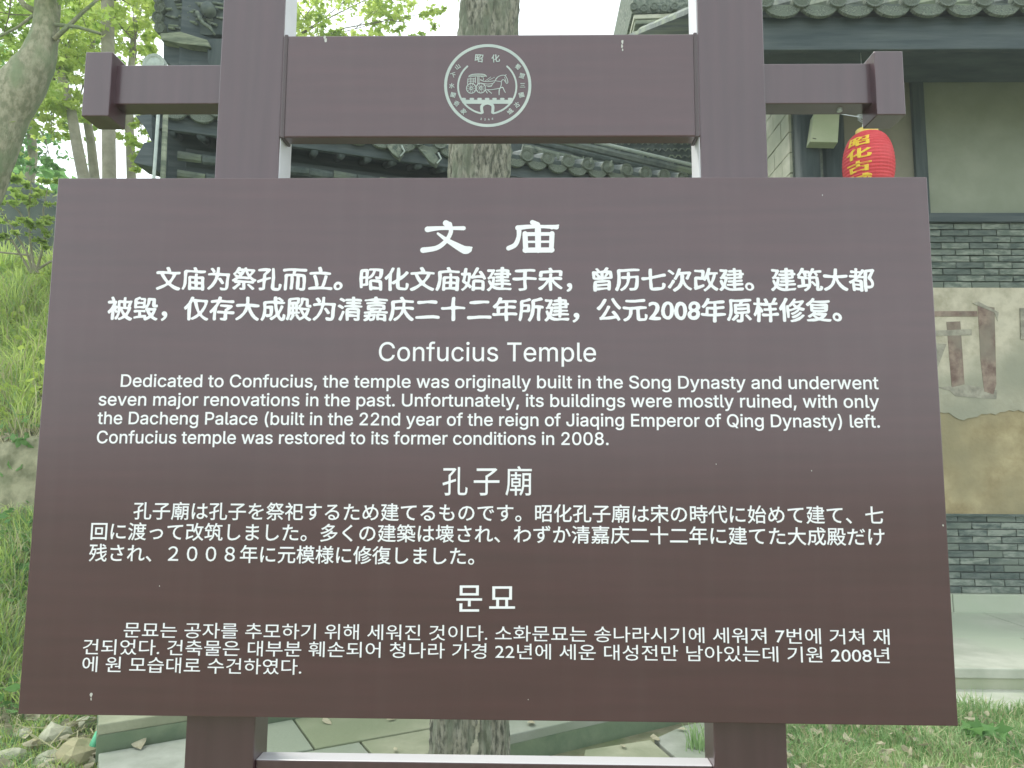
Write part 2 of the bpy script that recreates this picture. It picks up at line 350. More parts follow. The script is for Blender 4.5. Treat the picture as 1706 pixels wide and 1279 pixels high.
def strokes_mesh(name, strokes, tf, m, parent, dz=.0006):
    """strokes: list of (pts, widths) in a 2-D drawing; tf maps (x, y, layer) to the world"""
    q = MB()
    for li, (pts, ws) in enumerate(strokes):
        if not hasattr(ws, '__len__'): ws = [ws] * len(pts)
        L, Rr, a, b = stroke_poly(pts, ws)
        vs = []; fs = []
        n = len(L)
        for i in range(n): vs += [L[i], Rr[i]]
        for i in range(n - 1): fs.append((2 * i, 2 * i + 1, 2 * i + 3, 2 * i + 2))
        for (c, d, wd), sg in ((a, -1), (b, 1)):
            k0 = len(vs); vs.append(c); ang0 = math.atan2(d[1], d[0])
            for k in range(7):
                an = ang0 + (math.pi / 2 - math.pi * k / 6) * 1 + (0 if sg > 0 else math.pi)
                vs.append(c + np.array([math.cos(an), math.sin(an)]) * wd / 2)
            for k in range(6): fs.append((k0, k0 + 1 + k, k0 + 2 + k))
        q.add([tf(v[0], v[1], li) for v in vs], fs)
    o = q.build(name, m, parent)
    return o

# ------------------------------------------------------------------ the sign
sign = thing('information_sign', 'brown painted information board with white lettering in four languages, hung on two posts', 'sign')
HB = 1.0765; Z0 = 1.0
FY = 0.034                      # plane of the post fronts
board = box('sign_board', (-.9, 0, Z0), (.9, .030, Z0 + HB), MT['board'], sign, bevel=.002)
pl = at(357, 290, FY).x; pr = at(463, 290, FY).x; ql = at(1168, 290, FY).x; qr = at(1280, 290, FY).x
ztop = at(400, -120, FY).z
for (a, b) in ((pl, pr), (ql, qr)):
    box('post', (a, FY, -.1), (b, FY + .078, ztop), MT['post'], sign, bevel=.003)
zt, zb = at(800, 57, FY).z, at(800, 227.5, FY).z
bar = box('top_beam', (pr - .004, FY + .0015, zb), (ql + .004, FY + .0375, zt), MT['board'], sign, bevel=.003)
for x, s in ((pr, 1), (ql, -1)):          # folded end flanges of the beam
    box('beam_flange', (min(x + s * .002, x + s * .010), FY - .0015, zb - .002), (max(x + s * .002, x + s * .010), FY + .045, zt + .0015), MT['weld'], sign, bevel=.002)
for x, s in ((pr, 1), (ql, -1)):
    box('inner_sheen_strip', (min(x, x + s * .0016), FY + .004, Z0 + .5), (max(x, x + s * .0016), FY + .074, ztop - .002), MT['edge_sheen'], sign)  # added pale strips: sky sheen on the posts' inner faces, as colour
# arms with end caps
AY = FY + .012
for side in (0, 1):
    if side == 0:
        x0, x1 = at(187, 140, AY).x, pl; zt2, zb2 = at(270, 108, AY).z, at(270, 173, AY).z
        c0, c1 = at(139, 140, AY - .02).x, at(184, 140, AY - .02).x; ct, cb = at(160, 86, AY - .02).z, at(160, 193, AY - .02).z
    else:
        x0, x1 = qr, at(1457, 140, AY).x; zt2, zb2 = at(1360, 105.5, AY).z, at(1360, 172.5, AY).z
        c0, c1 = at(1459, 140, AY - .02).x, at(1507, 140, AY - .02).x; ct, cb = at(1480, 84.5, AY - .02).z, at(1480, 191, AY - .02).z
    box('side_arm', (x0, AY, zb2), (x1, AY + .05, zt2), MT['post'], sign, bevel=.002)
    box('arm_cap', (c0, AY - .02, cb), (c1, AY + .046, ct), MT['post'], sign, bevel=.002)
zl = at(800, 1270.5, FY + .012).z
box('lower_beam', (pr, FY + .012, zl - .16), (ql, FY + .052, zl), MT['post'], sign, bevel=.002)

def on_board(px, py): p = at(px, py, 0); return p.x, p.z
def line(text, p0, p1, hpx, bold=0, kind='cjk', squeeze=1.0, name='lettering'):
    """one printed line: left end p0 and right end p1 on its baseline; hpx = glyph height"""
    me, co = outline_text(text, bold, True) if kind == 'han' else text_data(text, 1, bold)
    xa, xb = co[:, 0].min(), co[:, 0].max()
    x0, z0 = on_board(*p0); x1, z1 = on_board(*p1)
    _, zt_ = on_board((p0[0] + p1[0]) / 2, (p0[1] + p1[1]) / 2 - hpx); h = zt_ - (z0 + z1) / 2
    capm = 1
    if kind == 'latin':
        _, cc = text_data('H', 1, 0); capm = cc[:, 1].max()
    ref = {'latin': capm, 'cjk': .80, 'han': .86}[kind]
    base = {'latin': 0, 'cjk': -.05, 'han': -.06}[kind]
    u = (co[:, 0] - xa) / (xb - xa)
    X = x0 + u * (x1 - x0); Z = z0 + u * (z1 - z0) + (co[:, 1] - base) / ref * h
    Y = -.0004 - co[:, 2] if kind in ('latin', 'han') else -.0004 - (co[:, 2] + bold) / max(2 * bold, .001) * .0008
    out = np.stack([X, Y, Z], 1)
    me.vertices.foreach_set('co', out.ravel()); me.materials.clear(); me.materials.append(MT['letter']); me.update()
    me.name = name
    o = bpy.data.objects.new(name, me); COL.objects.link(o); o.parent = board
    if len(text) > 1: o['kind'] = 'stuff'
    return o

# Chinese
line('文庙为祭孔而立。昭化文庙始建于宋，曾历七次改建。建筑大都', (259, 482), (1458, 484), 35, .027, 'han')
line('被毁，仅存大成殿为清嘉庆二十二年所建，公元2008年原样修复。', (178, 532), (1403, 535), 36, .027, 'han')
line('Confucius Temple', (631, 601), (993, 602), 31, .003, 'latin')
line('Dedicated to Confucius, the temple was originally built in the Song Dynasty and underwent', (201, 644), (1464, 648), 20.5, .009, 'latin')
line('seven major renovations in the past. Unfortunately, its buildings were mostly ruined, with only', (164, 675), (1465, 679), 20.5, .009, 'latin')
line('the Dacheng Palace (built in the 22nd year of the reign of Jiaqing Emperor of Qing Dynasty) left.', (162, 706), (1466, 712), 20.5, .009, 'latin')
line('Confucius temple was restored to its former conditions in 2008.', (161, 738), (1014, 741), 20.5, .009, 'latin')
for ch, xa, xb in (('孔', 737, 779), ('子', 789, 832), ('廟', 842, 886)): line(ch, (xa, 823.5), (xb, 823.5), 42, .004, 'cjk', name='title_character')
line('孔子廟は孔子を祭祀するため建てるものです。昭化孔子廟は宋の時代に始めて建て、七', (222, 864), (1472, 872), 25.5, .010, 'cjk')
line('回に渡って改筑しました。多くの建築は壊され、わずか清嘉庆二十二年に建てた大成殿だけ', (151, 898), (1474, 908), 25.5, .010, 'cjk')
line('残され、２００８年に元模様に修復しました。', (148, 934), (790, 940), 25.5, .010, 'cjk')
for ch, xa, xb in (('문', 760, 803), ('묘', 815, 858)): line(ch, (xa, 1018), (xb, 1018), 41, .006, 'cjk', name='title_character')
line('문묘는 공자를 추모하기 위해 세워진 것이다. 소화문묘는 송나라시기에 세워져 7번에 거쳐 재', (206, 1061), (1482, 1073), 23, .0015, 'cjk')
line('건되었다. 건축물은 대부분 훼손되어 청나라 가경 22년에 세운 대성전만 남아있는데 기원 2008년', (138, 1089), (1482, 1104), 23, .0015, 'cjk')
line('에 원 모습대로 수건하였다.', (137, 1118), (502, 1123), 23, .0015, 'cjk')

# brush title, drawn stroke by stroke
def A1(x, y): return (160 + x / 2.625, 350 + y / 2.625)
def A2(x, y): return (810 + x / 2.4725, 350 + y / 2.4725)
S = []
def st(tfm, pts, ws): S.append(([tfm(*p) for p in pts], [w_ / 2.55 for w_ in ws]))
st(A1, [(1530, 57), (1545, 66)], [26, 26]); st(A1, [(1450, 84), (1500, 79), (1560, 79), (1608, 79)], [25, 17, 15, 18])
st(A1, [(1546, 62), (1552, 95), (1530, 135), (1490, 165), (1430, 175)], [22, 18, 18, 20, 24])
st(A1, [(1495, 102), (1530, 128), (1570, 152), (1612, 174), (1630, 172)], [10, 17, 26, 34, 28]); st(A1, [(1590, 165), (1643, 164)], [20, 8])
st(A2, [(190, 50), (212, 60)], [20, 22]); st(A2, [(130, 73), (180, 68), (240, 68), (290, 70)], [22, 17, 14, 20]); st(A2, [(270, 71), (298, 62)], [18, 6])
st(A2, [(135, 74), (134, 108), (120, 142), (92, 157)], [22, 18, 20, 20])
st(A2, [(160, 97), (163, 166)], [22, 22]); st(A2, [(271, 97), (268, 166)], [22, 20]); st(A2, [(160, 99), (272, 98)], [17, 15])
st(A2, [(160, 131), (270, 130)], [10, 10]); st(A2, [(160, 165), (271, 164)], [22, 22]); st(A2, [(213, 78), (214, 165)], [26, 24])
def tf_board(x, y, l):
    p = at(x, y, 0); return (p.x, -.0006 - l * .00003, p.z)
for part in (S[:5], S[5:]): strokes_mesh('title_character', part, tf_board, MT['letter'], board)

# emblem on the beam
EY = FY + .0015
def E_(x, y): return (700 + x / 7.1045, 50 + y / 7.1056)
S = []
def se(pts, ws, k=7.1):
    ws = ws if hasattr(ws, '__len__') else [ws] * len(pts); S.append(([E_(*p) for p in pts], [w_ / k for w_ in ws]))
cx, cy = 800, 657
def arc(cx, cy, rx, ry, a0, a1, n, w_): se([(cx + rx * math.cos(math.radians(a0 + (a1 - a0) * i / n)), cy + ry * math.sin(math.radians(a0 + (a1 - a0) * i / n))) for i in range(n + 1)], w_)
arc(cx, cy, 499, 473, 0, 180, 24, 34); arc(cx, cy, 499, 473, 180, 360, 24, 34)
arc(794, 668, 345, 325, -47, 78, 20, 21); arc(794, 668, 345, 325, 102, 227, 20, 21)
# the wall with battlements and gate
se([(500, 822), (1085, 822)], 1)
se([(520, 850), (1070, 850)], 46)
for x in (515, 612, 703, 793, 880, 972, 1065): se([(x - 14, 816), (x + 14, 816)], 26)
se([(735, 975), (727, 915), (745, 885), (795, 862), (850, 885), (862, 915), (857, 975)], [34, 34, 34, 40, 34, 34, 34])
# carriage
for (wx, wy) in ((605, 690), (718, 688)):
    arc(wx, wy, 56, 58, 0, 360, 18, 10)
    for k in range(10):
        a = k * 36; se([(wx + 12 * math.cos(math.radians(a)), wy + 12 * math.sin(math.radians(a))), (wx + 50 * math.cos(math.radians(a)), wy + 50 * math.sin(math.radians(a)))], 5)
    arc(wx, wy, 14, 14, 0, 360, 8, 10)
se([(578, 545), (620, 528), (700, 524), (760, 530), (785, 550)], 10); se([(572, 556), (660, 548), (770, 552)], 7); se([(590, 538), (770, 540)], 5)
se([(575, 572), (655, 572)], 6); se([(565, 590), (650, 592)], 6); se([(562, 612), (650, 612)], 6); se([(565, 575), (560, 640)], 7); se([(600, 560), (598, 640)], 6)
se([(655, 560), (655, 625)], 8); se([(684, 550), (684, 640)], 10); se([(700, 548), (700, 640)], 5); se([(630, 570), (630, 640)], 5)
se([(720, 555), (745, 560), (750, 585), (735, 600), (718, 585)], 6); se([(712, 590), (760, 608), (840, 606), (900, 598)], 7); se([(720, 630), (800, 640), (860, 632)], 7)
se([(770, 603), (810, 575), (835, 556)], 5); se([(800, 600), (850, 575), (880, 560)], 5); se([(780, 660), (830, 660), (860, 640)], 6)
# horse
se([(890, 600), (905, 570), (940, 545), (985, 535), (1010, 545), (1030, 580), (1038, 620), (1025, 632), (1008, 612), (995, 592), (975, 590), (962, 610), (960, 650), (945, 690)], 8)
se([(1008, 540), (1018, 528)], 8); se([(895, 585), (915, 560)], 10); se([(1000, 560), (1010, 590), (1018, 610)], 6)
se([(885, 612), (860, 635), (840, 668), (800, 672)], 7); se([(905, 605), (955, 610)], 6)
se([(785, 706), (840, 708), (890, 700), (945, 690)], 8); se([(945, 690), (975, 680), (990, 705), (1008, 742)], [12, 12, 9, 7]); se([(940, 695), (935, 730), (935, 768)], [12, 11, 9])
se([(775, 715), (795, 748)], 9); se([(800, 712), (845, 750)], 9)
def tf_beam(x, y, l):
    p = at(x, y, EY); return (p.x, EY - .0004 - (l % 40) * .00002, p.z)
strokes_mesh('emblem', S, tf_beam, MT['emblem'], bar)
def ring_text(ch, px, py, rot, h):
    me, co = text_data(ch, 1, .022)
    c = (co.max(0) + co.min(0)) / 2; co = co - c; p = at(px, py, EY); k = h / FPX * (EY - CAM.y) / .85
    a = math.radians(rot)
    X = p.x + k * (co[:, 0] * math.cos(a) - co[:, 1] * math.sin(a)); Z = p.z + k * (co[:, 0] * math.sin(a) + co[:, 1] * math.cos(a))
    Y = EY - .0005 - (co[:, 2] + .022) * .01
    me.vertices.foreach_set('co', np.stack([X, Y, Z], 1).ravel()); me.materials.clear(); me.materials.append(MT['emblem']); me.update()
    o = bpy.data.objects.new('emblem_character', me); COL.objects.link(o); o.parent = bar
ring_text('昭', *E_(697, 335), -6, 13.5); ring_text('化', *E_(893, 335), 6, 13)
for ch, x, y, r in (('山', 443, 435, 38), ('下', 392, 535, 18), ('水', 375, 660, 2), ('關', 390, 770, -14), ('奇', 432, 870, -30), ('家', 515, 965, -50),
                    ('蜀', 1155, 435, -38), ('盟', 1205, 542, -18), ('三', 1212, 655, 0), ('國', 1200, 770, 14), ('古', 1145, 885, 32), ('城', 1065, 965, 48)):
    ring_text(ch, *E_(x, y), r, 8.5)
for ch, x, y, r in (('2', 722, 1052, -6), ('2', 768, 1058, -2), ('4', 812, 1058, 2), ('4', 855, 1050, 6)): ring_text(ch, *E_(x, y), r, 5.5)
# paint chips and specks
q = MB()
for (px, py, Y, s) in ((1037, 70, EY, 5), (1036, 77, EY, 4), (1037, 83, EY, 3), (541, 62, EY, 4), (543, 67, EY, 5), (152, 1157, 0, 4), (152, 1164, 0, 3), (266, 976, 0, 1.4), (1193, 773, 0, 1.4),
                       (1352, 784, 0, 1.2), (662, 738, 0, 1.5), (1370, 325, 0, 1.6), (1571, 875, 0, 2), (880, 1165, 0, 1.2), (560, 470, 0, 1)):
    p = at(px, py, Y); r = s * .0011
    q.add([(p.x + r * random.uniform(.3, .8) * math.cos(a), p.y - .0006, p.z + r * math.sin(a)) for a in [k * math.pi / 3 + random.uniform(-.3, .3) for k in range(6)]], [tuple(range(6))])
o = q.build('paint_chip', MT['chip'], board); o['kind'] = 'stuff'
# fixing screws on the arm
p = at(1406, 172, AY)
q = MB(); zz = at(1405, 172.5, AY).z
q.tube([(p.x, AY + .022, zz - .006), (p.x, AY + .022, zz + .002)], .006, 8); q.build('bolt', MT['wire'], sign)

# ------------------------------------------------------------------ ground
q = MB(); q.add([(-250, -250, 0), (250, -250, 0), (250, 250, 0), (-250, 250, 0)], [(0, 1, 2, 3)])
tag(q.build('ground', MT['soil']), kind='structure')

# paved terrace: two steps that run back to the right
z1 = .15
a, b = G(687, 1259, z1), G(943, 1202, z1); c, d = G(170, 1253, z1), G(490, 1197, z1); e, f = G(475, 1256, z1), G(713, 1213, z1)
def ext(p, q_, t): return p + (q_ - p) * t
def flat(p, z): return Vector((p.x, p.y, z))
ter = thing('stone_terrace', 'mossy paved terrace of large slabs with low steps behind the sign', 'terrace')
L1 = lambda t: ext(a, b, t); LA = lambda t: ext(e, f, t); L2 = lambda t: ext(c, d, t)
def slab(P4, z, h, m, name='paving_slab', bev=.006):
    q = MB(); cen = sum(P4, Vector()) / len(P4)
    P = [flat(p + (cen - p).normalized() * .006, 0) for p in P4]
    n = len(P); vs = [(*p.xy, z - h) for p in P] + [(*p.xy, z) for p in P]
    q.add(vs, [tuple(range(n))[::-1], tuple(range(n, 2 * n))] + [(i, (i + 1) % n, n + (i + 1) % n, n + i) for i in range(n)])
    return q.build(name, m, ter, bevel=bev)
# body of the first step (its face is the dark riser)
q = MB(); P = [L1(-1.2), L1(2.6), L2(3.3), L2(-.02), G(165, 1360, z1)]
q.prism([flat(p, -.05) for p in P], (0, 0, z1)); q.build('step_riser', MT['riser'], ter)
ts = [-.02, .42, .995, 1.75, 2.5, 3.3]
for i in range(len(ts) - 1):
    ta, tb = ts[i], ts[i + 1]
    # line A parameters by nearest projection of the joint direction
    jd = G(522, 1247, z1) - G(487, 1198, z1)
    def hit(P0, P1, Q):      # intersect line P0P1 with Q + s*jd (2-D)
        r = P1 - P0; den = r.x * jd.y - r.y * jd.x; t = ((Q.x - P0.x) * jd.y - (Q.y - P0.y) * jd.x) / den; return P0 + r * t
    A_, B_ = L2(ta), L2(tb); A2_, B2_ = hit(e, f, A_), hit(e, f, B_); A3, B3 = hit(a, b, A_ + Vector((.25, 0, 0))), hit(a, b, B_ + Vector((.25, 0, 0)))
    A2b, B2b = hit(e, f, A_ + Vector((.25, 0, 0))), hit(e, f, B_ + Vector((.25, 0, 0)))
    if i == 0: slab([A_, G(165, 1360, z1), L1(-1.2), B3, B2_, B_], z1, .05, MT['paving']); continue
    slab([A2_, B2_, B_, A_], z1, .05, MT['paving'] if i != 2 else MT['paving2'])
    slab([A3, B3, B2b, A2b], z1 - .004, .05, MT['paving2'] if i % 2 == 0 else MT['paving'])
# second step behind
off = Vector((-.02, .02, 0))
P = [L2(-.02) + off, L2(3.3) + off, L2(3.3) + Vector((-1, 2.5, 0)), G(165, 1120, z1)]
q = MB(); q.hexa([flat(p, .1) for p in P], [flat(p, .215) for p in P]); q.build('step_riser', MT['riser'], ter)
for i in range(5):
    A_, B_ = P[0].lerp(P[1], i / 5), P[0].lerp(P[1], (i + 1) / 5); C_, D_ = P[3].lerp(P[2], (i + 1) / 5), P[3].lerp(P[2], i / 5)
    slab([A_, B_, C_, D_], .265, .05, MT['paving2'])
# lower slabs right of the step
g1, g2 = G(973, 1258, .0), G(1137, 1217, .0); j = G(1110, 1264) - G(1085, 1245)
lowers = [[g1, G(1085, 1241), G(1140, 1290), G(960, 1330)], [G(1088, 1240), g2, G(1175, 1210), G(1300, 1205), G(1330, 1290), G(1145, 1290)], [G(960, 1332), G(1140, 1293), G(1330, 1292), G(1330, 1420), G(940, 1420)]]
for k, P in enumerate(lowers): slab(P, .03, .06, MT['paving2'] if k == 0 else MT['paving'])
# litter on the slabs
def leafmesh(n, pos, size, up=.4, shape='leaf'):
    """n leaf-shaped faces; pos(n)->array; returns verts, faces"""
    P = pos(n); n = len(P)
    s = size * rng.uniform(.6, 1.25, n)[:, None]
    d = rng.normal(size=(n, 3)); d[:, 2] *= up; d /= np.linalg.norm(d, axis=1)[:, None]
    t = rng.normal(size=(n, 3)); t[:, 2] *= up; t -= d * (t * d).sum(1)[:, None]; t /= np.linalg.norm(t, axis=1)[:, None]
    nn = np.cross(d, t)
    if shape == 'leaf': prof = [(-.5, 0, 0), (-.15, .28, .06), (.2, .22, .04), (.55, 0, -.05), (.2, -.22, .04), (-.15, -.28, .06)]
    else: prof = [(-.5, 0, 0), (-.12, .18, 0), (-.2, .5, .05), (.1, .24, 0), (.55, 0, .05), (.1, -.24, 0), (-.2, -.5, .05), (-.12, -.18, 0)]
    k = len(prof); V = np.empty((n, k, 3))
    for i, (x, y, z) in enumerate(prof): V[:, i] = P + s * (d * x + t * y + nn * z)
    return V.reshape(-1, 3).tolist(), (np.arange(n)[:, None] * k + np.arange(k)).tolist()
def blades(n, X, Y, Zf, h, wd, lean=.5, hvar=.5):
    x, y = X(n), Y(n); z = Zf(x, y); h = h * (.55 + .9 * (.5 + .5 * np.sin(x * 4.3 + 2 * np.sin(y * 3.1)) * np.cos(y * 5.7 + 1.5 * np.sin(x * 6.3))) ** 1.5)
    hh = h * rng.uniform(1 - hvar, 1 + hvar, n); a = rng.uniform(0, 6.283, n); l = rng.uniform(.1, 1, n) * lean * hh
    b = rng.uniform(0, 6.283, n); wx, wy = np.cos(b) * wd, np.sin(b) * wd; lx, ly = np.cos(a) * l, np.sin(a) * l
    V = np.stack([np.stack([x - wx, y - wy, z - .01], 1), np.stack([x + wx, y + wy, z - .01], 1),
                  np.stack([x + wx * .8 + lx * .35, y + wy * .8 + ly * .35, z + hh * .55], 1), np.stack([x - wx * .8 + lx * .35, y - wy * .8 + ly * .35, z + hh * .55], 1),
                  np.stack([x + lx, y + ly, z + hh * (1 - .25 * l / hh)], 1)], 1)
    i = np.arange(n)[:, None] * 5
    f = (i + np.array([0, 1, 2, 3])).tolist() + (i + np.array([3, 2, 4])).tolist()
    return V.reshape(-1, 3).tolist(), f
flatz = lambda z: (lambda x, y: np.full(len(x), z))

for px, py, zz, s_, lb_ in ((545, 1204, .15, .06, 'dry leaf on the upper slab left of the trunk, under the board edge'), (652, 1200, .15, .04, 'small pale leaf on the upper slab close left of the trunk'),
        (659, 1251, .15, .03, 'tiny pale leaf on the mossy slab left of the trunk foot'), (1137, 1218, .03, .06, 'largest pale leaf on the lower slab near the right post'),
        (1092, 1232, .03, .07, 'curled brown leaf at the foot of the dark step'), (1038, 1246, .03, .05, 'pale leaf on the mossy lower slab in front of the dark step'),
        (885, 1206, .15, .05, 'pale leaf on the slab just right of the trunk'), (232, 1243, .15, .11, 'long dry leaf on the slab left of the left post'), (292, 1226, .15, .035, 'small white leaf touching the left post on the slab')):
    p = G(px, py, zz); v, ff = leafmesh(1, lambda n: np.array([[p.x, p.y, zz + .012]]), s_ * 1.3, .15)
    tag(rawmesh('fallen_leaf', v, ff, MT['litter']), lb_, 'leaf', 'fallen leaves on the paving')

# right lawn with litter
lawnx = lambda n: rng.uniform(1.28, 4.6, n); lawny = lambda n: 1.2 + 1.95 * rng.uniform(0, 1, n)
q = MB(); q.add([(1.3, 1.0, .012), (4.8, 1.0, .012), (4.8, 3.12, .012), (1.3, 3.12, .012)], [(0, 1, 2, 3)]); tag(q.build('lawn', MT['turf']), kind='structure')
v, ff = blades(34000, lawnx, lawny, flatz(.012), .085, .003, 1.1); tag(rawmesh('lawn_grass', v, ff, [MT['grass'], MT['leaf_g'], MT['straw']], mi=rng.choice([0, 0, 0, 1, 2], len(ff) // 2).tolist() * 2), 'short green grass of the lawn beside the path', 'grass', kind='stuff')
v, ff = blades(4200, lawnx, lawny, flatz(.012), .07, .0022, 1.6); tag(rawmesh('dry_grass', v, ff, MT['straw']), 'thin dry straw blades mixed into the green lawn', 'dry grass', kind='stuff')
v, ff = leafmesh(1000, lambda n: np.stack([1.3 + 3.2 * rng.uniform(0, 1, n) ** 1.5, 1.2 + 1.75 * rng.uniform(0, 1, n), rng.uniform(.03, .09, n)], 1), .062, .6); tag(rawmesh('leaf_litter', v, ff, MT['litter']), 'dry curled leaves lying through the lawn grass', 'leaf litter', kind='stuff')
p = G(1630, 1245)
v, ff = leafmesh(26, lambda n: np.array([p.x, p.y, .09]) + rng.normal(size=(n, 3)) * [.05, .05, .02], .085, .6, 'star'); tag(rawmesh('weed', v, ff, MT['leaf_g']), 'bright green lobed weed growing in the lawn beside the sign', 'weed')
for (px, py, nb, zz) in ((1164, 1256, 60, .03), (1318, 1228, 70, 0)):
    p = G(px, py); v, ff = blades(nb, lambda n: p.x + rng.normal(size=n) * .035, lambda n: p.y + rng.normal(size=n) * .03, flatz(zz), .13, .004, .7)
    tag(rawmesh('grass_tuft', v, ff, MT['grass']), 'green grass tuft rising beside the right post on the paving' if px < 1200 else 'small grass tuft where the lawn meets the right post', 'grass tuft')
p = at(1635, 1160, 2.95); v, ff = blades(9, lambda n: p.x + rng.normal(size=n) * .02, lambda n: p.y + rng.normal(size=n) * .02, flatz(0), .17, .004, .3)
tag(rawmesh('grass_tuft', v, ff, MT['grass']), 'taller grass sprig at the far edge of the lawn', 'grass tuft')

# left bank
def zb_(x, y):
    x = np.asarray(x, float); y = np.asarray(y, float)
    prof = np.interp(y, [2.0, 2.75, 3.05, 3.75, 3.80, 3.9, 4.1, 5.2, 6.4, 9, 14], [.0, .05, .28, 1.02, 1.05, 1.62, 1.72, 2.7, 3.55, 4.2, 4.6])
    fall = np.clip((-2.5 - x) / .9, 0, 1) ; fall = fall * fall * (3 - 2 * fall)
    bump_ = .04 * np.sin(x * 5.3 + y * 2) + .03 * np.sin(y * 7.7 - x * 3) * (prof > .1)
    return (prof + bump_ * np.clip(prof * 3, 0, 1)) * fall - .01
xs = np.concatenate([np.linspace(-14, -6, 10), np.linspace(-5.6, -1.5, 34)]); ys = np.sort(np.concatenate([np.linspace(2, 7, 60), np.linspace(7.3, 14, 12), [3.79, 3.81, 3.86, 3.9]]))
XX, YY = np.meshgrid(xs, ys); ZZ = zb_(XX, YY); nx, ny = len(xs), len(ys)
v = np.stack([XX, YY, ZZ], -1).reshape(-1, 3).tolist(); ff = [(jj * nx + i, jj * nx + i + 1, (jj + 1) * nx + i + 1, (jj + 1) * nx + i) for jj in range(ny - 1) for i in range(nx - 1)]
mi = [1 if 3.7 < ys[fi // (nx - 1)] < 4.15 else (2 if ys[fi // (nx - 1)] < 2.95 else 0) for fi in range(len(ff))]
tag(rawmesh('grass_bank', v, ff, [MT['turf'], MT['earthwall'], MT['soil']], mi=mi, smooth=True), kind='structure')
bx = lambda n: -6.2 + 3.6 * rng.uniform(0, 1, n)
v, ff = blades(21000, bx, lambda n: rng.uniform(4.0, 6.6, n), zb_, .24, .0048, 1.0); tag(rawmesh('bank_grass', v, ff, [MT['grass_y'], MT['grass'], MT['straw']], mi=rng.choice([0, 0, 0, 0, 1, 2], len(ff) // 2).tolist() * 2), 'bright yellow green grass covering the upper bank', 'grass', kind='stuff')
v, ff = blades(14000, bx, lambda n: rng.uniform(2.85, 3.78, n), zb_, .17, .0045, 1.2); tag(rawmesh('slope_grass', v, ff, [MT['grass'], MT['grass_y'], MT['straw']], mi=np.repeat(rng.choice([0, 0, 1, 1, 1, 2], len(ff) // 2), 1).tolist() * 2), 'green grass on the foot slope under the earthen face', 'grass', kind='stuff')
v, ff = blades(4200, bx, lambda n: np.where(rng.uniform(0, 1, n) < .5, rng.uniform(3.9, 4.5, n), rng.uniform(2.3, 3.4, n)), zb_, .15, .003, 1.6); tag(rawmesh('dry_bank_grass', v, ff, MT['straw']), 'dry straw hanging over the earthen face of the bank', 'dry grass', kind='stuff')
v, ff = leafmesh(900, lambda n: np.stack([*(lambda X, Y: (X, Y, zb_(X, Y) + .03))(-6 + 3.5 * rng.uniform(0, 1, n), rng.uniform(3.95, 4.5, n))], 1), .07, .6); tag(rawmesh('bank_litter', v, ff, MT['litter']), 'brown leaf litter along the foot of the upper grass', 'leaf litter', kind='stuff')
def cl_pos(n, y0, y1, k, dz):
    cx_ = -6 + 3.5 * rng.uniform(0, 1, k); cy_ = rng.uniform(y0, y1, k); i = rng.integers(0, k, n); X = cx_[i] + rng.normal(size=n) * .12; Y = cy_[i] + rng.normal(size=n) * .10
    return np.stack([X, Y, zb_(X, Y) + np.abs(rng.normal(size=n)) * dz], 1)
v, ff = leafmesh(2600, lambda n: cl_pos(n, 4.0, 6.5, 60, .12), .075, .7); tag(rawmesh('bank_weeds', v, ff, MT['leaf_y']), 'clumps of broad leaved weeds among the grass of the bank', 'weeds', kind='stuff')
v, ff = leafmesh(1600, lambda n: cl_pos(n, 2.7, 3.9, 45, .08), .07, .7); tag(rawmesh('foot_weeds', v, ff, MT['leaf_g']), 'low broad leaved weeds on the foot of the bank', 'weeds', kind='stuff')
lx = lambda n: rng.uniform(-3.4, -1.86, n); ly = lambda n: rng.uniform(1.7, 3.1, n)
v, ff = blades(7000, lx, ly, flatz(.0), .08, .003, 1.3); tag(rawmesh('foot_grass', v, ff, [MT['grass'], MT['grass_y']], mi=rng.choice([0, 1], len(ff) // 2).tolist() * 2), 'thin grass growing between the stones left of the terrace', 'grass', kind='stuff')
v, ff = leafmesh(500, lambda n: np.stack([lx(n), ly(n), rng.uniform(.01, .06, n)], 1), .07, .4); tag(rawmesh('foot_litter', v, ff, MT['litter']), 'dry leaves and straw between the stones left of the terrace', 'leaf litter', kind='stuff')
def rock(p, r, m, label, sq=.6):
    bm = bmesh.new(); bmesh.ops.create_icosphere(bm, subdivisions=2, radius=1)
    sc = [r * random.uniform(.75, 1.2), r * random.uniform(.75, 1.2), r * sq]
    for v_ in bm.verts:
        k = 1 + .22 * math.sin(v_.co.x * 4 + p[0] * 9) * math.cos(v_.co.y * 3 + p[1] * 7) + random.uniform(-.07, .07)
        v_.co = Vector((v_.co.x * sc[0] * k + p[0], v_.co.y * sc[1] * k + p[1], v_.co.z * sc[2] * k + p[2]))
    me = bpy.data.meshes.new('rock'); bm.to_mesh(me); bm.free(); me.materials.append(m)
    o = bpy.data.objects.new('rock', me); COL.objects.link(o); return tag(o, label, 'rock', 'rocks at the foot of the bank')
for (px, py, r, m, lb) in ((90, 1230, .10, 'pebble', 'largest pale rounded rock in the litter left of the terrace'), (80, 1270, .07, 'pebble', 'flat pale rock lying in front of the largest pale one'),
                           (128, 1262, .12, 'pebble_b', 'ochre rock beside the edge of the paving'), (40, 1226, .05, 'pebble', 'small pale rock nearest the grass slope'), (143, 1208, .06, 'pebble', 'small pale rock just under the board edge by the paving'),
                           (55, 1244, .045, 'pebble_b', 'small brownish rock between the pale ones'), (20, 1262, .06, 'pebble', 'pale rock half hidden in grass at the far left')):
    p = G(px, py, .02); rock((p.x, p.y, .03), r, MT[m], lb)
v, ff = [], []
q = MB()
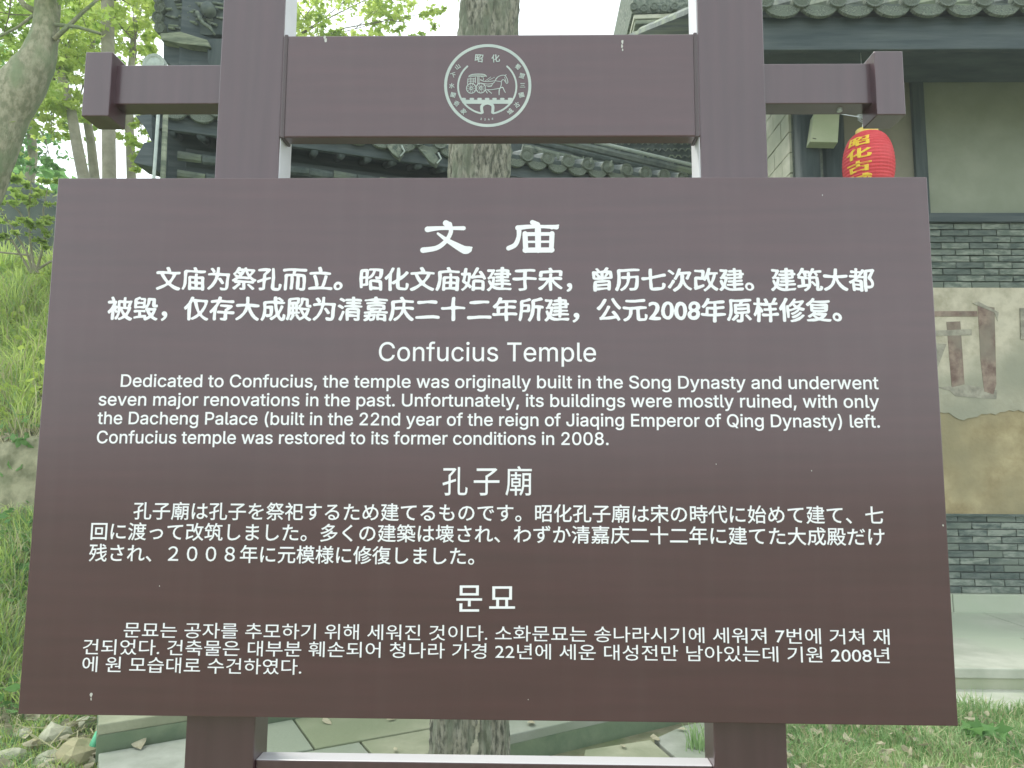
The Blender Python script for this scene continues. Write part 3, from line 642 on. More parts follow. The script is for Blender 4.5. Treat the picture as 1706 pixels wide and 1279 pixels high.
for k in range(34):
    p = G(random.uniform(60, 160), random.uniform(1205, 1275)); a_ = random.uniform(0, 3.14); l = random.uniform(.08, .25)
    q.tube([(p.x, p.y, random.uniform(.02, .08)), (p.x + l * math.cos(a_), p.y + l * math.sin(a_), random.uniform(.02, .12))], .003, 4)
tag(q.build('dry_twigs', MT['straw']), 'dry grey twigs strewn over the rocks and litter', 'twigs', kind='stuff')
p = G(148, 1268); q = MB(); q.tube([(p.x, p.y, .03), (p.x + .02, p.y + .04, .12), (p.x + .03, p.y + .06, .15)], [.022, .02, .008], 10)
tag(q.build('bottle', MT['bottle'], smooth=True), 'small green plastic bottle lying by the ochre rock', 'bottle')

# ------------------------------------------------------------------ right hall
HY = 5.47
HW = at(1320, 300, HY).x          # left corner of the hall
HR = HW + 6.5
pave = [(1.2, 3.12, 0.004), (9, 3.12, .004), (9, 3.6, .004), (1.2, 3.6, .004)]
q = MB(); q.add(pave, [(0, 1, 2, 3)]); tag(q.build('path', MT['stone']), kind='structure')
hall = thing('temple_hall', 'old temple hall with plastered front wall, grey brick bands and tiled eave behind the sign', 'building')
q = MB(); q.box((HW - 1.2, 3.585, -.1), (HR + 1, HY - .02, .075)); q.build('step_riser', mat('shaded_kerb_face', (.33, .36, .25), (.40, .42, .31), scale=4, rough=.95, c3=(.27, .31, .21)), hall)
X = HW - 1.2; k = 0
while X < HR:
    wd = 1.15 + .2 * math.sin(k * 2.3)
    box('paving_slab', (X + .004, 3.57, .075), (X + wd - .004, 4.45, .142), MT['stone'], hall, bevel=.008)
    box('paving_slab', (X + .304, 4.458, .075), (X + wd + .296, HY - .06, .140), MT['stone'], hall, bevel=.008)
    X += wd; k += 1
zp = at(1640, 990, HY - .05).z
X = HW - .1; k = 0
while X < HR:
    box('plinth_stone', (X + .003, HY - .06, .075), (X + 1.397, HY + .02, zp), MT['stone'], hall, bevel=.006); X += 1.4
zd = at(1640, 858, HY).z; zc = at(1640, 690, HY).z; zu = at(1640, 480, HY).z; zv = at(1640, 357, HY).z; zt_ = at(1640, 112, HY).z
box('wall', (HW + .30, HY + .03, 0), (HR, HY + .35, zt_ + .5), MT['mortar'], hall)
# side wall (pale blocks) recedes to the back
box('side_wall', (HW + .002, HY - .02, 0), (HW + .299, HY + 5.5, zt_ + .5), MT['mortar'], hall)
bh = .21
for r_ in range(int(4.2 / bh)):
    z_ = 1.6 + r_ * bh; Y = HY - .02 - (.22 if r_ % 2 else 0)
    while Y < HY + 3.6:
        q = MB(); q.box((HW - .02 - random.uniform(0, .006), max(Y + .006, HY - .02), z_ + .006), (HW + .001, Y + .43, z_ + bh - .006)); q.build('block', MT['stone_wall'], hall); Y += .44
# clay lower band, old plaster, upper plaster
q = MB(); q.box((HW, HY - .012, zd), (HR, HY + .03, zc + .10)); q.build('clay_render', MT['clay'], hall)
# ragged edge between the clay and the plaster above
q = MB(); n = 150; xs_ = [HW + (HR - HW) * i / n for i in range(n + 1)]
edge = [zc + .03 * math.sin(i * .31) + .018 * math.sin(i * .83 + 1) + random.uniform(-.02, .02) * (i % 3 != 0) for i in range(n + 1)]
front = [(x, HY - .022, e_) for x, e_ in zip(xs_, edge)] + [(HR, HY - .022, zu), (HW, HY - .022, zu)]
q.prism(front, (0, .05, 0)); q.build('plaster', MT['plaster_old'], hall)
box('upper_plaster', (at(1541, 250, HY).x, HY - .005, zv), (HR, HY + .03, zt_ + .1), MT['plaster'], hall)
box('side_panel', (at(1400, 250, HY).x, HY + .002, zv), (at(1521, 250, HY).x, HY + .03, zt_ + .1), mat('brown_grey_panel', (.20, .195, .15), (.24, .23, .18), scale=3, rough=.95), hall)
box('mullion', (at(1521, 250, HY).x, HY - .04, zv), (at(1541, 250, HY).x, HY + .03, zt_ + .15), MT['wood_v'], hall, bevel=.005)
# brick bands
brx0 = at(1500, 900, HY).x
meshes = {}
for key in ('brick', 'brick2', 'brick3'):
    for kk in range(3):
        q = MB(); j_ = [random.uniform(-.004, .004) for _ in range(8)]
        q.hexa([(j_[0], 0, 0), (.262, j_[1], 0), (.262, .03, 0), (0, .03, 0)], [(0, j_[2], .058 + j_[3]), (.262 + j_[4], 0, .058), (.262, .03, .058), (0, .03, .058)])
        o = q.build('brick', MT[key], hall, bevel=.003); meshes[key, kk] = o.data; bpy.data.objects.remove(o)
def brick_band(za, zb2, prob):
    r_ = 0; z_ = za + .004; rows = max(1, round((zb2 - za) / .066)); st_ = (zb2 - za) / rows
    while r_ < rows:
        X = brx0 - (.14 if r_ % 2 else 0)
        while X < brx0 + 2.9:
            key = random.choices(['brick', 'brick2', 'brick3'], prob)[0]
            o = bpy.data.objects.new('brick', meshes[key, random.randrange(3)]); COL.objects.link(o); o.parent = hall
            o.location = (X, HY - .004 - random.uniform(0, .008), z_); o.scale = (1, 1, st_ / .066 * .98); X += .269
        r_ += 1; z_ += st_
brick_band(zp, zd, (4, 4, 2)); brick_band(zu, zv - .09, (5, 3, 3))
box('wall_beam', (HW, HY - .05, zv - .09), (HR, HY + .03, zv), MT['wood'], hall, bevel=.006)
box('dado_ledge', (HW, HY - .03, zd - .012), (HR, HY + .03, zd + .012), MT['brick3'], hall, bevel=.004)
# faded mural
mur = []
def mpatch(P, m, name='mural_patch', lift=.003):
    q = MB(); pts = [at(px, py, HY - .022 - lift) for px, py in P]; q.prism(pts, (0, lift - .0005, 0)); return q.build(name, m, hall)
mpatch([(1500, 518), (1628, 518), (1629, 527), (1500, 527)], MT['mural'], lift=.0045)
mpatch([(1629, 508), (1657, 512), (1660, 640), (1655, 657), (1640, 652), (1634, 600)], MT['mural'], lift=.004)
mpatch([(1577, 536), (1600, 535), (1607, 640), (1586, 645)], MT['mural'], lift=.004)
mpatch([(1500, 553), (1619, 548), (1619, 558), (1500, 561)], MT['mural2'], lift=.0055)
mpatch([(1560, 645), (1612, 641), (1662, 650), (1660, 665), (1592, 660), (1583, 651)], MT['mural2'], lift=.003)
mpatch([(1540, 570), (1577, 573), (1563, 610), (1548, 640)], MT['mural2'], lift=.003)
mpatch([(1620, 505), (1630, 502), (1664, 520), (1662, 535), (1657, 520), (1629, 509)], MT['mural2'], lift=.006)
o = mpatch([(1700, 513), (1780, 513), (1780, 566), (1701, 565)], MT['mural2'], 'plaque', .012)
# timber columns at the corner
for (xa, xb, yo) in ((1320, 1360, 0), (1364, 1410, .12)):
    xm = (at(xa, 250, HY).x + at(xb, 250, HY).x) / 2; r_ = (at(xb, 250, HY).x - at(xa, 250, HY).x) / 2
    q = MB(); q.tube([(xm, HY - .06 + yo, .1), (xm, HY - .06 + yo, zt_ + .2)], r_, 20); q.build('column', MT['wood_v'], hall, smooth=True)
# lintel, eave board, rafters, roof
box('lintel', (HW - .1, HY - .09, zt_), (HR, HY + .03, zt_ + .36), MT['wood'], hall, bevel=.01)
EYv = 4.35
ze0 = at(1500, 82, EYv).z; ze1 = at(1500, 27, EYv).z; EX0 = at(1180, 50, EYv).x
box('eave_board', (EX0, EYv, ze0), (HR, EYv + .05, ze1), MT['wood'], hall, bevel=.008)
box('soffit_board', (EX0, EYv + .055, ze1 - .03), (HR, HY - .1, ze1 + .02), MT['wood'], hall)
X = EX0 + .1
while X < HR:
    q = MB(); q.tube([(X, EYv + .06, ze0 + .09), (X, HY + .02, ze0 + .62)], .045, 8); q.build('rafter', MT['wood'], hall, smooth=True); X += .30
roof = MB(); RZ = .55
roof.hexa([(EX0 - .1, EYv - .06, ze1 + .03), (HR, EYv - .06, ze1 + .03), (HR, EYv + 4.4, ze1 + 2.5), (EX0 - .1, EYv + 4.4, ze1 + 2.5)],
          [(EX0 - .1, EYv - .06, ze1 + .07), (HR, EYv - .06, ze1 + .07), (HR, EYv + 4.4, ze1 + 2.56), (EX0 - .1, EYv + 4.4, ze1 + 2.56)])
roof = roof.build('roof', MT['tile'], hall)
pitch = at(1560, 10, EYv).x - at(1500, 10, EYv).x
def disc_mesh():
    q = MB(); n = 16
    q.add([(0, -.012, 0)] + [(math.cos(2 * math.pi * k / n) * .5, -.008, math.sin(2 * math.pi * k / n) * .5) for k in range(n)] + [(math.cos(2 * math.pi * k / n) * .5, .05, math.sin(2 * math.pi * k / n) * .5) for k in range(n)]
          + [(math.cos(2 * math.pi * k / n) * .40, -.004, math.sin(2 * math.pi * k / n) * .40) for k in range(n)] + [(math.cos(2 * math.pi * k / n) * .33, .004, math.sin(2 * math.pi * k / n) * .33) for k in range(n)],
          [(0, 1 + 3 * n + k, 1 + 3 * n + (k + 1) % n) for k in range(n)] + [(1 + 2 * n + k, 1 + 2 * n + (k + 1) % n, 1 + 3 * n + (k + 1) % n, 1 + 3 * n + k) for k in range(n)]
          + [(1 + k, 1 + (k + 1) % n, 1 + 2 * n + (k + 1) % n, 1 + 2 * n + k) for k in range(n)] + [(1 + k, 1 + (k + 1) % n, 1 + n + (k + 1) % n, 1 + n + k) for k in range(n)])
    o = q.build('tile_end', MT['tile_end']); me = o.data; bpy.data.objects.remove(o); return me
def drip_mesh():
    q = MB(); pts = []
    for k in range(13):
        a_ = math.pi * k / 12; r_ = .5 * (1 + .10 * math.cos(6 * a_)); pts.append((-math.cos(a_) * .52, 0, -math.sin(a_) * .52 * (1 + .12 * math.sin(a_)) ))
    q.prism(pts + [(.30, 0, .02), (0, 0, -.05), (-.30, 0, .02)], (0, .03, 0))
    o = q.build('drip_tile', MT['tile_end'], bevel=0); me = o.data; bpy.data.objects.remove(o); return me
DISC, DRIP = disc_mesh(), drip_mesh()
def inst(name, me, parent, loc, sc, rotz=0, tilt=0):
    o = bpy.data.objects.new(name, me); COL.objects.link(o); o.parent = parent; o.location = loc; o.scale = sc; o.rotation_euler = (tilt, random.uniform(-.06, .06), rotz); return o
X = EX0; k = 0
while X < HR - 1:
    inst('drip_tile', DRIP, roof, (X, EYv - .085, ze1 + .045), (pitch * .96, 1, pitch * .60), 0, -.15)
    inst('tile_end', DISC, roof, (X + pitch / 2, EYv - .10, ze1 + .085), (pitch * .50, 1, pitch * .46), 0, -.1)
    q = MB(); pts = [(X + pitch / 2, EYv - .07 + s_ * 4.4, ze1 + .12 + s_ * 2.46) for s_ in [i / 14 for i in range(15)]]; q.tube(pts, [pitch * .22 * (1 + .06 * (i % 2)) for i in range(15)], 10)
    q.build('cover_tile_row', MT['tile'], roof)
    X += pitch; k += 1
# electric box on the column
plb = thing('wall_box', 'pale green enamelled metal box fixed high on the dark corner column', 'metal box')
q = MB(); F = [at(1349, 236, HY - .32), at(1396, 237, HY - .32), at(1399, 188, HY - .32), at(1356, 188, HY - .32)]; q.prism(F, (.02, .14, 0)); q.build('casing', MT['plate'], plb, bevel=.006)
q = MB(); p0 = at(1354, 230.5, HY - .324); p1 = at(1360, 231.5, HY - .324); q.prism([p0, p1, p1 + Vector((0, 0, .006)), p0 + Vector((0, 0, .006))], (0, .002, 0)); q.build('slot', MT['dark'], plb)
# strut on bracket between box and column
q = MB(); pm = (F[0] + F[1] + F[2] + F[3]) / 4; q.tube([pm + Vector((.01, .12, 0)), pm + Vector((.01, .22, 0))], .02, 8); q.build('bracket', MT['wood_v'], plb)
# security lamp bracket seen over the arm
for (px, py) in ((1340, 96),):
    p = at(px, py, HY - .25); q = MB(); q.prism([at(1330, 106, HY - .2), at(1350, 83, HY - .2), at(1362, 83, HY - .2), at(1362, 106, HY - .2)], (0, .15, 0)); q.build('corbel', MT['stone_wall'], hall, bevel=.004)

# lantern hanging from the eave
LY = EYv + .12
lc = at(1447.5, 0, LY); ltop = at(1447, 222, LY); lw = (at(1488, 290, LY).x - at(1408, 290, LY).x) / 2
lan = thing('red_lantern', 'ribbed red lantern with yellow characters hanging from the temple eave', 'lantern')
lx0 = at(1447.5, 290, LY).x; lh = lw * 2.85; lzc = ltop.z - lh / 2
q = MB(); prof = []; N = 56
for i in range(N + 1):
    t = i / N; a_ = (t - .5) * math.pi * .92; r_ = lw * (math.cos(a_) ** .62 if math.cos(a_) > 0 else 0); r_ = max(r_, lw * .42)
    prof.append((r_ * (1 + (.014 if i % 2 else -.006)), lzc + lh / 2 * math.sin(a_) / math.sin(math.pi * .46)))
n = 36
q.add([(lx0 + r_ * math.cos(2 * math.pi * k / n), LY + r_ * math.sin(2 * math.pi * k / n), z_) for r_, z_ in prof for k in range(n)],
      [(i * n + k, i * n + (k + 1) % n, (i + 1) * n + (k + 1) % n, (i + 1) * n + k) for i in range(N) for k in range(n)])
lb = q.build('lantern_shade', MT['lantern'], lan)
q = MB()
for zz, s_ in ((lzc + lh / 2, 1), (lzc - lh / 2, -1)):
    q2 = MB(); q2.tube([(lx0, LY, zz - .012 * s_), (lx0, LY, zz + .03 * s_)], lw * .44, 24); q2.build('collar', MT['goldband'], lan, bevel=.003)
# characters wrapped on the shade, turned to the left
for k, ch in enumerate('昭化古城'):
    me, co = text_data(ch, 1, .035); c_ = (co.max(0) + co.min(0)) / 2; co = co - c_
    ang = math.radians(-90 - 48) + co[:, 0] * 1.05; zc_ = lzc + lh * (.28 - .195 * k) + co[:, 1] * lh * .165
    tt = (zc_ - lzc) / (lh / 2) * math.sin(math.pi * .46); rr = lw * (np.cos(np.arcsin(np.clip(tt, -.99, .99))) ** .62) * 1.02 + .002 + co[:, 2] * .04
    me.vertices.foreach_set('co', np.stack([lx0 + rr * np.cos(ang), LY + rr * np.sin(ang), zc_], 1).ravel()); me.materials.clear(); me.materials.append(MT['gold']); me.update()
    o = bpy.data.objects.new('character', me); COL.objects.link(o); o.parent = lb
q = MB(); wt = at(1440, 196, LY)
q.tube([(lx0 - .05, LY, lzc + lh / 2), wt, (lx0 - .02, LY, ze0 + .1)], .004, 5); q.tube([(lx0 + .04, LY, lzc + lh / 2), wt], .004, 5)
for k in range(9):
    pts = []; a_ = random.uniform(0, 6.28); b_ = random.uniform(.3, 1)
    for i in range(9):
        t = i / 8 * 6.28; pts.append(wt + Vector((math.cos(t) * .055 * b_ * math.cos(a_) - math.sin(t) * .03, math.sin(t) * .05, math.cos(t) * .05 * math.sin(a_) + math.sin(t) * .04 * b_)))
    q.tube(pts, .0028, 4)
q.tube([wt, wt.lerp(at(1345, 170, LY), .5) + Vector((0, 0, -.03)), at(1345, 170, LY)], .003, 4)
q.build('hanging_wire', MT['wire'], lan)

# ------------------------------------------------------------------ left hall with two tiers of roof
Ye = 4.3; e0 = at(230, 175, Ye)
lo, hi = 3.0, 30.0
for _ in range(50):
    m_ = (lo + hi) / 2
    if at(1040, 291, m_).z < e0.z: lo = m_
    else: hi = m_
e1 = at(1040, 291, lo); U = (e1 - e0); LEN = U.length; U.normalize(); N_ = Vector((U.y, -U.x, 0)); 
if N_.y > 0: N_ = -N_
BK = -N_
def loc(u, n, h): return e0 + U * u + BK * n + Vector((0, 0, h))
left = thing('gate_hall', 'dark timber hall with two tiers of tiled roof behind the left post', 'building')
def lbox(name, u0, u1, n0, n1, h0, h1, m, parent=left, bevel=.006, tilt=0):
    q = MB(); q.hexa([loc(u0, n0, h0), loc(u1, n0, h0), loc(u1, n1, h0 + tilt), loc(u0, n1, h0 + tilt)], [loc(u0, n0, h1), loc(u1, n0, h1), loc(u1, n1, h1 + tilt), loc(u0, n1, h1 + tilt)])
    return q.build(name, m, parent, bevel=bevel)
UE = LEN + .9
lbox('eave_board', .1, UE, .04, .09, -.16, -.03, MT['wood'])
lbox('wall_plate', .35, UE, .30, .42, -.44, -.20, MT['wood'])
lbox('purlin', .35, UE, .42, .50, -.62, -.50, MT['tile_dark'])
lbox('wall_board', .40, UE, .50, .56, -1.0, -.66, MT['wood'])
lbox('purlin', .35, UE, .44, .55, -1.14, -1.02, MT['tile_dark'])
lbox('wall', .12, UE, .60, .85, -4.2, .17, MT['wood'])
lbox('soffit_board', .1, UE, .095, .6, -.05, -.03, MT['wood'], tilt=.12)
u = .25
while u < UE:
    q = MB(); q.tube([loc(u, .06, -.17), loc(u, .62, .02)], .035, 8); q.build('rafter', MT['wood'], left, smooth=True); u += .24
rf = lbox('roof', 0, UE, .0, 2.4, 0, .05, MT['tile_dark'], tilt=.85)
u = .06; k = 0
rz = math.atan2(U.y, U.x)
while u < UE:
    P0 = loc(u, -.02, .0); inst('drip_tile', DRIP, rf, P0, (.20, 1, .15), rz, -.15)
    inst('tile_end', DISC, rf, loc(u + .11, -.035, .045), (.135, 1, .135), rz, -.1)
    q = MB(); q.tube([loc(u + .11, i * .24, .05 + i * .085) for i in range(11)], [.062 + .006 * (i % 2) for i in range(11)], 8); q.build('cover_tile_row', MT['tile_dark'], rf)
    u += .22; k += 1
u = .3
while u < UE:
    inst('tile_end', DISC, left, loc(u, .40, -.56), (.085, 1, .085), rz, -.1); u += .21
for k in range(60):
    u = random.uniform(.3, UE - .3); h = random.choice((-.30, -.46, -.70, -.86, -1.0)) + random.uniform(-.03, .03); n0 = .27 if h > -.5 else .395
    q = MB(); q.tube([loc(u, n0, h), loc(u + random.uniform(.08, .3), n0 - .01, h + random.uniform(-.02, .02))], random.uniform(.008, .02), 6); q.build('splinter', MT[random.choice(('tile', 'tile_dark', 'tile_end'))], left)
for h, n0, r_ in ((-.32, .20, .045), (-.47, .24, .04), (-.60, .27, .045), (-.74, .30, .04), (-.88, .33, .045), (-1.02, .36, .04)):
    u = .30
    while u < UE - .2:
        l = random.uniform(.20, .26); q = MB(); q.tube([loc(u, n0, h + random.uniform(-.006, .006)), loc(u + l - .008, n0, h + random.uniform(-.006, .006))], [r_, r_ * .86], 8)
        q.build('course_tile', MT['tile'] if random.random() < .45 else MT['tile_dark'], left); u += l
# white guard pole at the left end
q = MB(); q.tube([at(264, 185, 4.2), at(254, 330, 4.2), flat(at(250, 400, 4.2), 1.2)], .014, 8); q.build('conduit', MT['lamp_disc'], left, smooth=True)
q = MB(); q.tube([at(276, 190, 4.25), at(270, 330, 4.25), flat(at(268, 400, 4.25), 1.2)], .022, 8); q.build('conduit', MT['wood_pale'], left, smooth=True)
# carved brackets under the left end (ragged outline)
for k, P in enumerate(([(225, 192), (252, 190), (254, 240), (243, 215)], [(222, 270), (240, 237), (256, 235), (254, 278), (240, 275)])):
    q = MB(); q.prism([at(px, py, 4.28) for px, py in P], (0, .25, 0)); q.build('carved_bracket', MT['wood'], left, bevel=.004)
# pale carved dragon-head tile ends left of the trunk
for (px, py) in ((655, 250), (716, 262)):
    q = MB(); p = at(px, py, 5.0)
    pts = [at(px - 16, py - 14, 4.95), at(px + 6, py - 10, 4.95), at(px + 15, py + 2, 4.95), at(px + 8, py + 12, 4.95), at(px - 2, py + 5, 4.95)]
    q.prism(pts[::-1], (0, .10, 0)); q.build('carved_bracket', MT['tile_end'], left, bevel=.006)
    q = MB(); q.tube([at(px + 14, py - 8, 4.93), at(px + 19, py + 2, 4.93), at(px + 12, py + 10, 4.93)], .008, 6); q.build('bracket_scroll', MT['lamp_disc'], left)
# hip ridge that comes down to the right
h0_, h1_ = at(870, 228, 5.9), at(1175, 300, 6.3)
for dz, r_, m in ((0, .045, 'tile_end'), (.10, .03, 'tile_dark'), (.17, .045, 'tile'), (.26, .02, 'lamp_disc')):
    q = MB(); q.tube([h0_.lerp(h1_, i / 12) + Vector((0, 0, dz - .12)) for i in range(13)], [r_ * (1 + .08 * (i % 2)) for i in range(13)], 8); q.build('hip_ridge', MT[m], left)
# the back slope: rows of lapped tiles
back = MB(); B0 = [at(930, 215, 6.6), at(1240, 215, 6.6), at(1240, 330, 6.6), at(1060, 330, 6.6)]
back.prism(B0, (0, .3, 0)); bk = back.build('stacked_tile_gable', MT['tile_dark'], left)
for r_ in range(9):
    for c_ in range(26):
        px = 960 + c_ * 11 + (5 if r_ % 2 else 0); py = 228 + r_ * 11
        if py > 232 + (px - 900) * .42 or px > 1235: continue
        p = at(px, py, 6.58); q = MB(); s_ = .036
        q.tube([p + Vector((-s_, 0, -s_ * .3)), p + Vector((-s_ * .4, 0, s_ * .5)), p + Vector((s_ * .4, 0, s_ * .5)), p + Vector((s_, 0, -s_ * .3))], .009, 4)
        q.build('ridge_tile', MT['tile'] if random.random() < .7 else MT['tile_end'], bk)
lbox('ridge_wall', LEN * .55, UE, 2.3, 2.6, .3, 1.5, MT['tile_dark'])
lbox('ridge_cap', LEN * .5, UE, 2.2, 2.7, 1.5, 1.62, MT['tile_end'])
# small finials along the eave right of the trunk
for px in (880, 930, 985, 1018):
    t_ = (px - 230) / 810; p = at(px, 175 + t_ * 116 - 10, 5.6)
    q = MB(); q.tube([p, p + Vector((0, 0, .05)), p + Vector((.01, 0, .07))], [.012, .016, .004], 6); q.build('finial', MT['tile_end'], left)
# upper tier corner
uY = 4.9
def upoly(P, m, name, depth=.6, lift=0, bevel=.006):
    q = MB(); q.prism([at(px, py, uY - lift) for px, py in P][::-1], (0, depth, .0)); return q.build(name, m, left, bevel=bevel)
upoly([(258, -60), (410, -60), (410, 56), (345, 58), (268, 52), (262, 28), (270, 14), (258, 4), (266, -8)], MT['tile_dark'], 'upper_roof', 1.6)
upoly([(266, 55), (300, 52), (345, 66), (350, 78), (300, 72), (268, 66)], MT['wood_pale'], 'eave_board', .25, .12)
upoly([(272, 68), (350, 80), (356, 112), (290, 112), (272, 100)], MT['wood'], 'wall_plate', .5, .02)
upoly([(344, 64), (420, 64), (420, 175), (350, 175)], MT['wood_v'], 'beam_end', .3, .08)
for k in range(34):                         # lapped tile ribs over the upper tier
    px = random.uniform(268, 362); py = random.uniform(-10, 46); p = at(px, py, uY - .01)
    q = MB(); q.tube([p, p + Vector((random.uniform(.06, .14), -.02, random.uniform(-.05, .0)))], .012, 6); q.build('roof_tile', MT['tile'] if k % 3 else MT['tile_end'], left)
q = MB(); q.tube([at(328, 20, uY - .06), at(338, 38, uY - .08), at(350, 46, uY - .08), at(358, 58, uY - .08)], [.02, .018, .016, .01], 8); q.build('ridge_scroll', MT['tile_end'], left, smooth=True)
q = MB(); q.tube([at(345, 14, uY - .05), at(352, 22, uY - .07)], [.07, .05], 10); q.build('ridge_scroll', MT['tile'], left, smooth=True)
o = inst('round_tile', DISC, left, at(256, 106, 4.6), (.20, 1, .19)); o.data = DISC.copy(); o.data.materials[0] = MT['lamp_disc']
for k in range(4): # zigzag tile ends on the upper tier's left edge
    inst('tile_end', DISC, left, at(262 + (k % 2) * 4, -6 + k * 17, uY - .04), (.10, 1, .12))

lbox('upper_wall', .22, .95, .5, 1.3, .2, 2.1, MT['wood'])
# far pavilion roof between the trunk and the right post
pav = thing('far_pavilion', 'far pale timbered pavilion eave with tiled roof left of the right post', 'building')
PY = 8.5
def pp(P, m, name, depth, lift=0):
    q = MB(); q.prism([at(px, py, PY - lift) for px, py in P][::-1], (0, depth, 0)); return q.build(name, m, pav, bevel=.01)
pr_ = pp([(1046, -60), (1330, -60), (1330, 12), (1052, 22), (1056, 8)], MT['tile_end'], 'roof', 2.5)
pp([(1056, 24), (1330, 14), (1330, 22), (1056, 31)], MT['stone_wall'], 'eave_board', 2.0)
pp([(1058, 33), (1330, 24), (1330, 31), (1058, 40)], MT['wood_pale'], 'eave_board', 1.8)
pp([(1055, 52), (1160, 30), (1160, 38), (1062, 60)], MT['stone_wall'], 'slanting_brace', .3, .1)
pp([(1070, 62), (1160, 42), (1160, 90), (1070, 90)], MT['wood_pale'], 'wall_plate', 1.0)
for k in range(14):
    o = inst('tile_end', DISC, pr_, at(1056 + k * 17, 10 + (k % 2) * 3, PY - .05), (.11, 1, .11))
box('wall', (at(1080, 60, PY).x, PY + .4, 0), (at(1300, 60, PY).x, PY + 2, at(1100, 60, PY).z), MT['plaster'], pav)

# ------------------------------------------------------------------ trees
def trunk_px(name, pts, Y, m, parent, n=24, amp=.05, step=5, ridged=False):
    """pts: (px, py, width px); a bark-covered tube with lumps"""
    P = [at(px, py, Y(i) if callable(Y) else Y) for i, (px, py, w_) in enumerate(pts)]
    W_ = [w_ / 2 / FPX * (P[i] - CAM).length * .97 for i, (_, _, w_) in enumerate(pts)]
    Q = []; R_ = []
    for i in range(len(P) - 1):
        for k in range(step): Q.append(P[i].lerp(P[i + 1], k / step)); R_.append(W_[i] + (W_[i + 1] - W_[i]) * k / step)
    Q.append(P[-1]); R_.append(W_[-1])
    q = MB(); q.tube(Q, R_, n, jitter=amp); return q.build(name, m, parent, smooth=True)

# central tree just behind the sign: ridged bark built as geometry
ct = thing('tree', 'straight grey tree trunk with flaking bark right behind the middle of the sign', 'tree')
TY = 1.9
b0, b1 = at(781, 1255, TY), at(798, 268, TY); t1 = at(817, 0, TY); base = b0 + (b0 - b1).normalized() * (b0.z / abs((b0 - b1).normalized().z)); top = t1 + (t1 - b1).normalized() * 3.2
def trunk_bark():
    ctrl = [(base, .215), (b0, .172), (b0.lerp(b1, .5), .150), (b1, .142), (t1, .142), (top, .12)]
    L = [0]
    for i in range(1, len(ctrl)): L.append(L[-1] + (ctrl[i][0] - ctrl[i - 1][0]).length)
    n = 220; m = int(L[-1] / .013); V = []
    h = rng.uniform(-1, 1, size=(m // 3 + 3, n // 2))
    h = np.sign(h) * np.abs(h) ** .6
    def noise(i, j):
        fi, fj = i / 5, (j + 2.0 * math.sin(i * .05) + 1.5 * math.sin(i * .21)) / 2.0 ; i0, j0 = int(fi), int(fj); a_, b_ = fi - i0, fj - j0; H = lambda x, y: h[x % h.shape[0], y % (h.shape[1])]
        return (H(i0, j0) * (1 - a_) + H(i0 + 1, j0) * a_) * (1 - b_) + (H(i0, j0 + 1) * (1 - a_) + H(i0 + 1, j0 + 1) * a_) * b_
    for i in range(m + 1):
        s_ = L[-1] * i / m; k = max(x for x in range(len(L) - 1) if L[x] <= s_ + 1e-9); t = (s_ - L[k]) / (L[k + 1] - L[k])
        c_ = ctrl[k][0].lerp(ctrl[k + 1][0], t); r_ = ctrl[k][1] * (1 - t) + ctrl[k + 1][1] * t
        for j_ in range(n):
            a_ = 2 * math.pi * j_ / n; nz = max(-1, min(1.1, noise(i, j_)));
            bare = abs(((a_ - 4.98 + .1 * math.sin(s_ * 9)) + math.pi) % (2 * math.pi) - math.pi) < .08 + .04 * math.sin(s_ * 31) + .03 * math.sin(s_ * 90) and b0.z + .05 < c_.z < b0.z + .36
            rr = r_ * (1 + (-.012 if bare else .075 * nz) + .012 * math.sin(3 * a_ + s_)); V.append((c_.x + rr * math.cos(a_), c_.y + rr * math.sin(a_), c_.z, bare))
    fs = []; mi = []
    for i in range(m):
        for j_ in range(n):
            q_ = (i * n + j_, i * n + (j_ + 1) % n, (i + 1) * n + (j_ + 1) % n, (i + 1) * n + j_); fs.append(q_); mi.append(1 if sum(V[x][3] for x in q_) > 2 else 0)
    return rawmesh('trunk', [v_[:3] for v_ in V], fs, [MT['bark'], MT['bark_bare']], ct, mi, smooth=True)
trunk_bark()

def crown(name, parent, clumps, n, size, m, shape='leaf', up=.6):
    P = []
    wts = np.array([c_[1] ** 2 for c_ in clumps]); cnt = (wts / wts.sum() * n).astype(int)
    for (c_, r_), k in zip(clumps, cnt):
        k = max(k, 6); sub = rng.normal(size=(max(3, k // 14), 3)) * r_ * .5; idx = rng.integers(0, len(sub), k)
        P.append(np.array(c_) + sub[idx] * [1, 1, .7] + rng.normal(size=(k, 3)) * r_ * .13 * [1, 1, .5])
    P = np.concatenate(P); v, ff = leafmesh(len(P), lambda n_: P, size, up, shape)
    return rawmesh(name, v, ff, m, parent)
def limbs(parent, root, clumps, r0=.03, m='twig', name='branch'):
    for c_, r_ in clumps:
        c_ = Vector(c_); mid = root.lerp(c_, .55) + Vector((random.uniform(-.15, .15), random.uniform(-.15, .15), random.uniform(.0, .25)))
        q = MB(); q.tube([root, root.lerp(mid, .5), mid, c_], [r0, r0 * .75, r0 * .5, r0 * .2], 6)
        for k in range(3):
            e_ = c_ + Vector(np.random.default_rng(int(abs(c_.x * 1000)) + k).normal(size=3) * r_ * .7); q.tube([mid.lerp(c_, .5), e_], [r0 * .25, r0 * .08], 4)
        q.build(name, MT[m], parent)
cl = [((top.x + math.cos(a_) * r_, top.y + math.sin(a_) * r_, top.z + dz), .8) for a_, r_, dz in [(k * 1.05, 1.0 + .3 * (k % 2), .2 + .3 * (k % 3)) for k in range(6)]]
limbs(ct, top, cl, .07, 'bark'); crown('crown', ct, cl, 2400, .10, MT['leaf'])

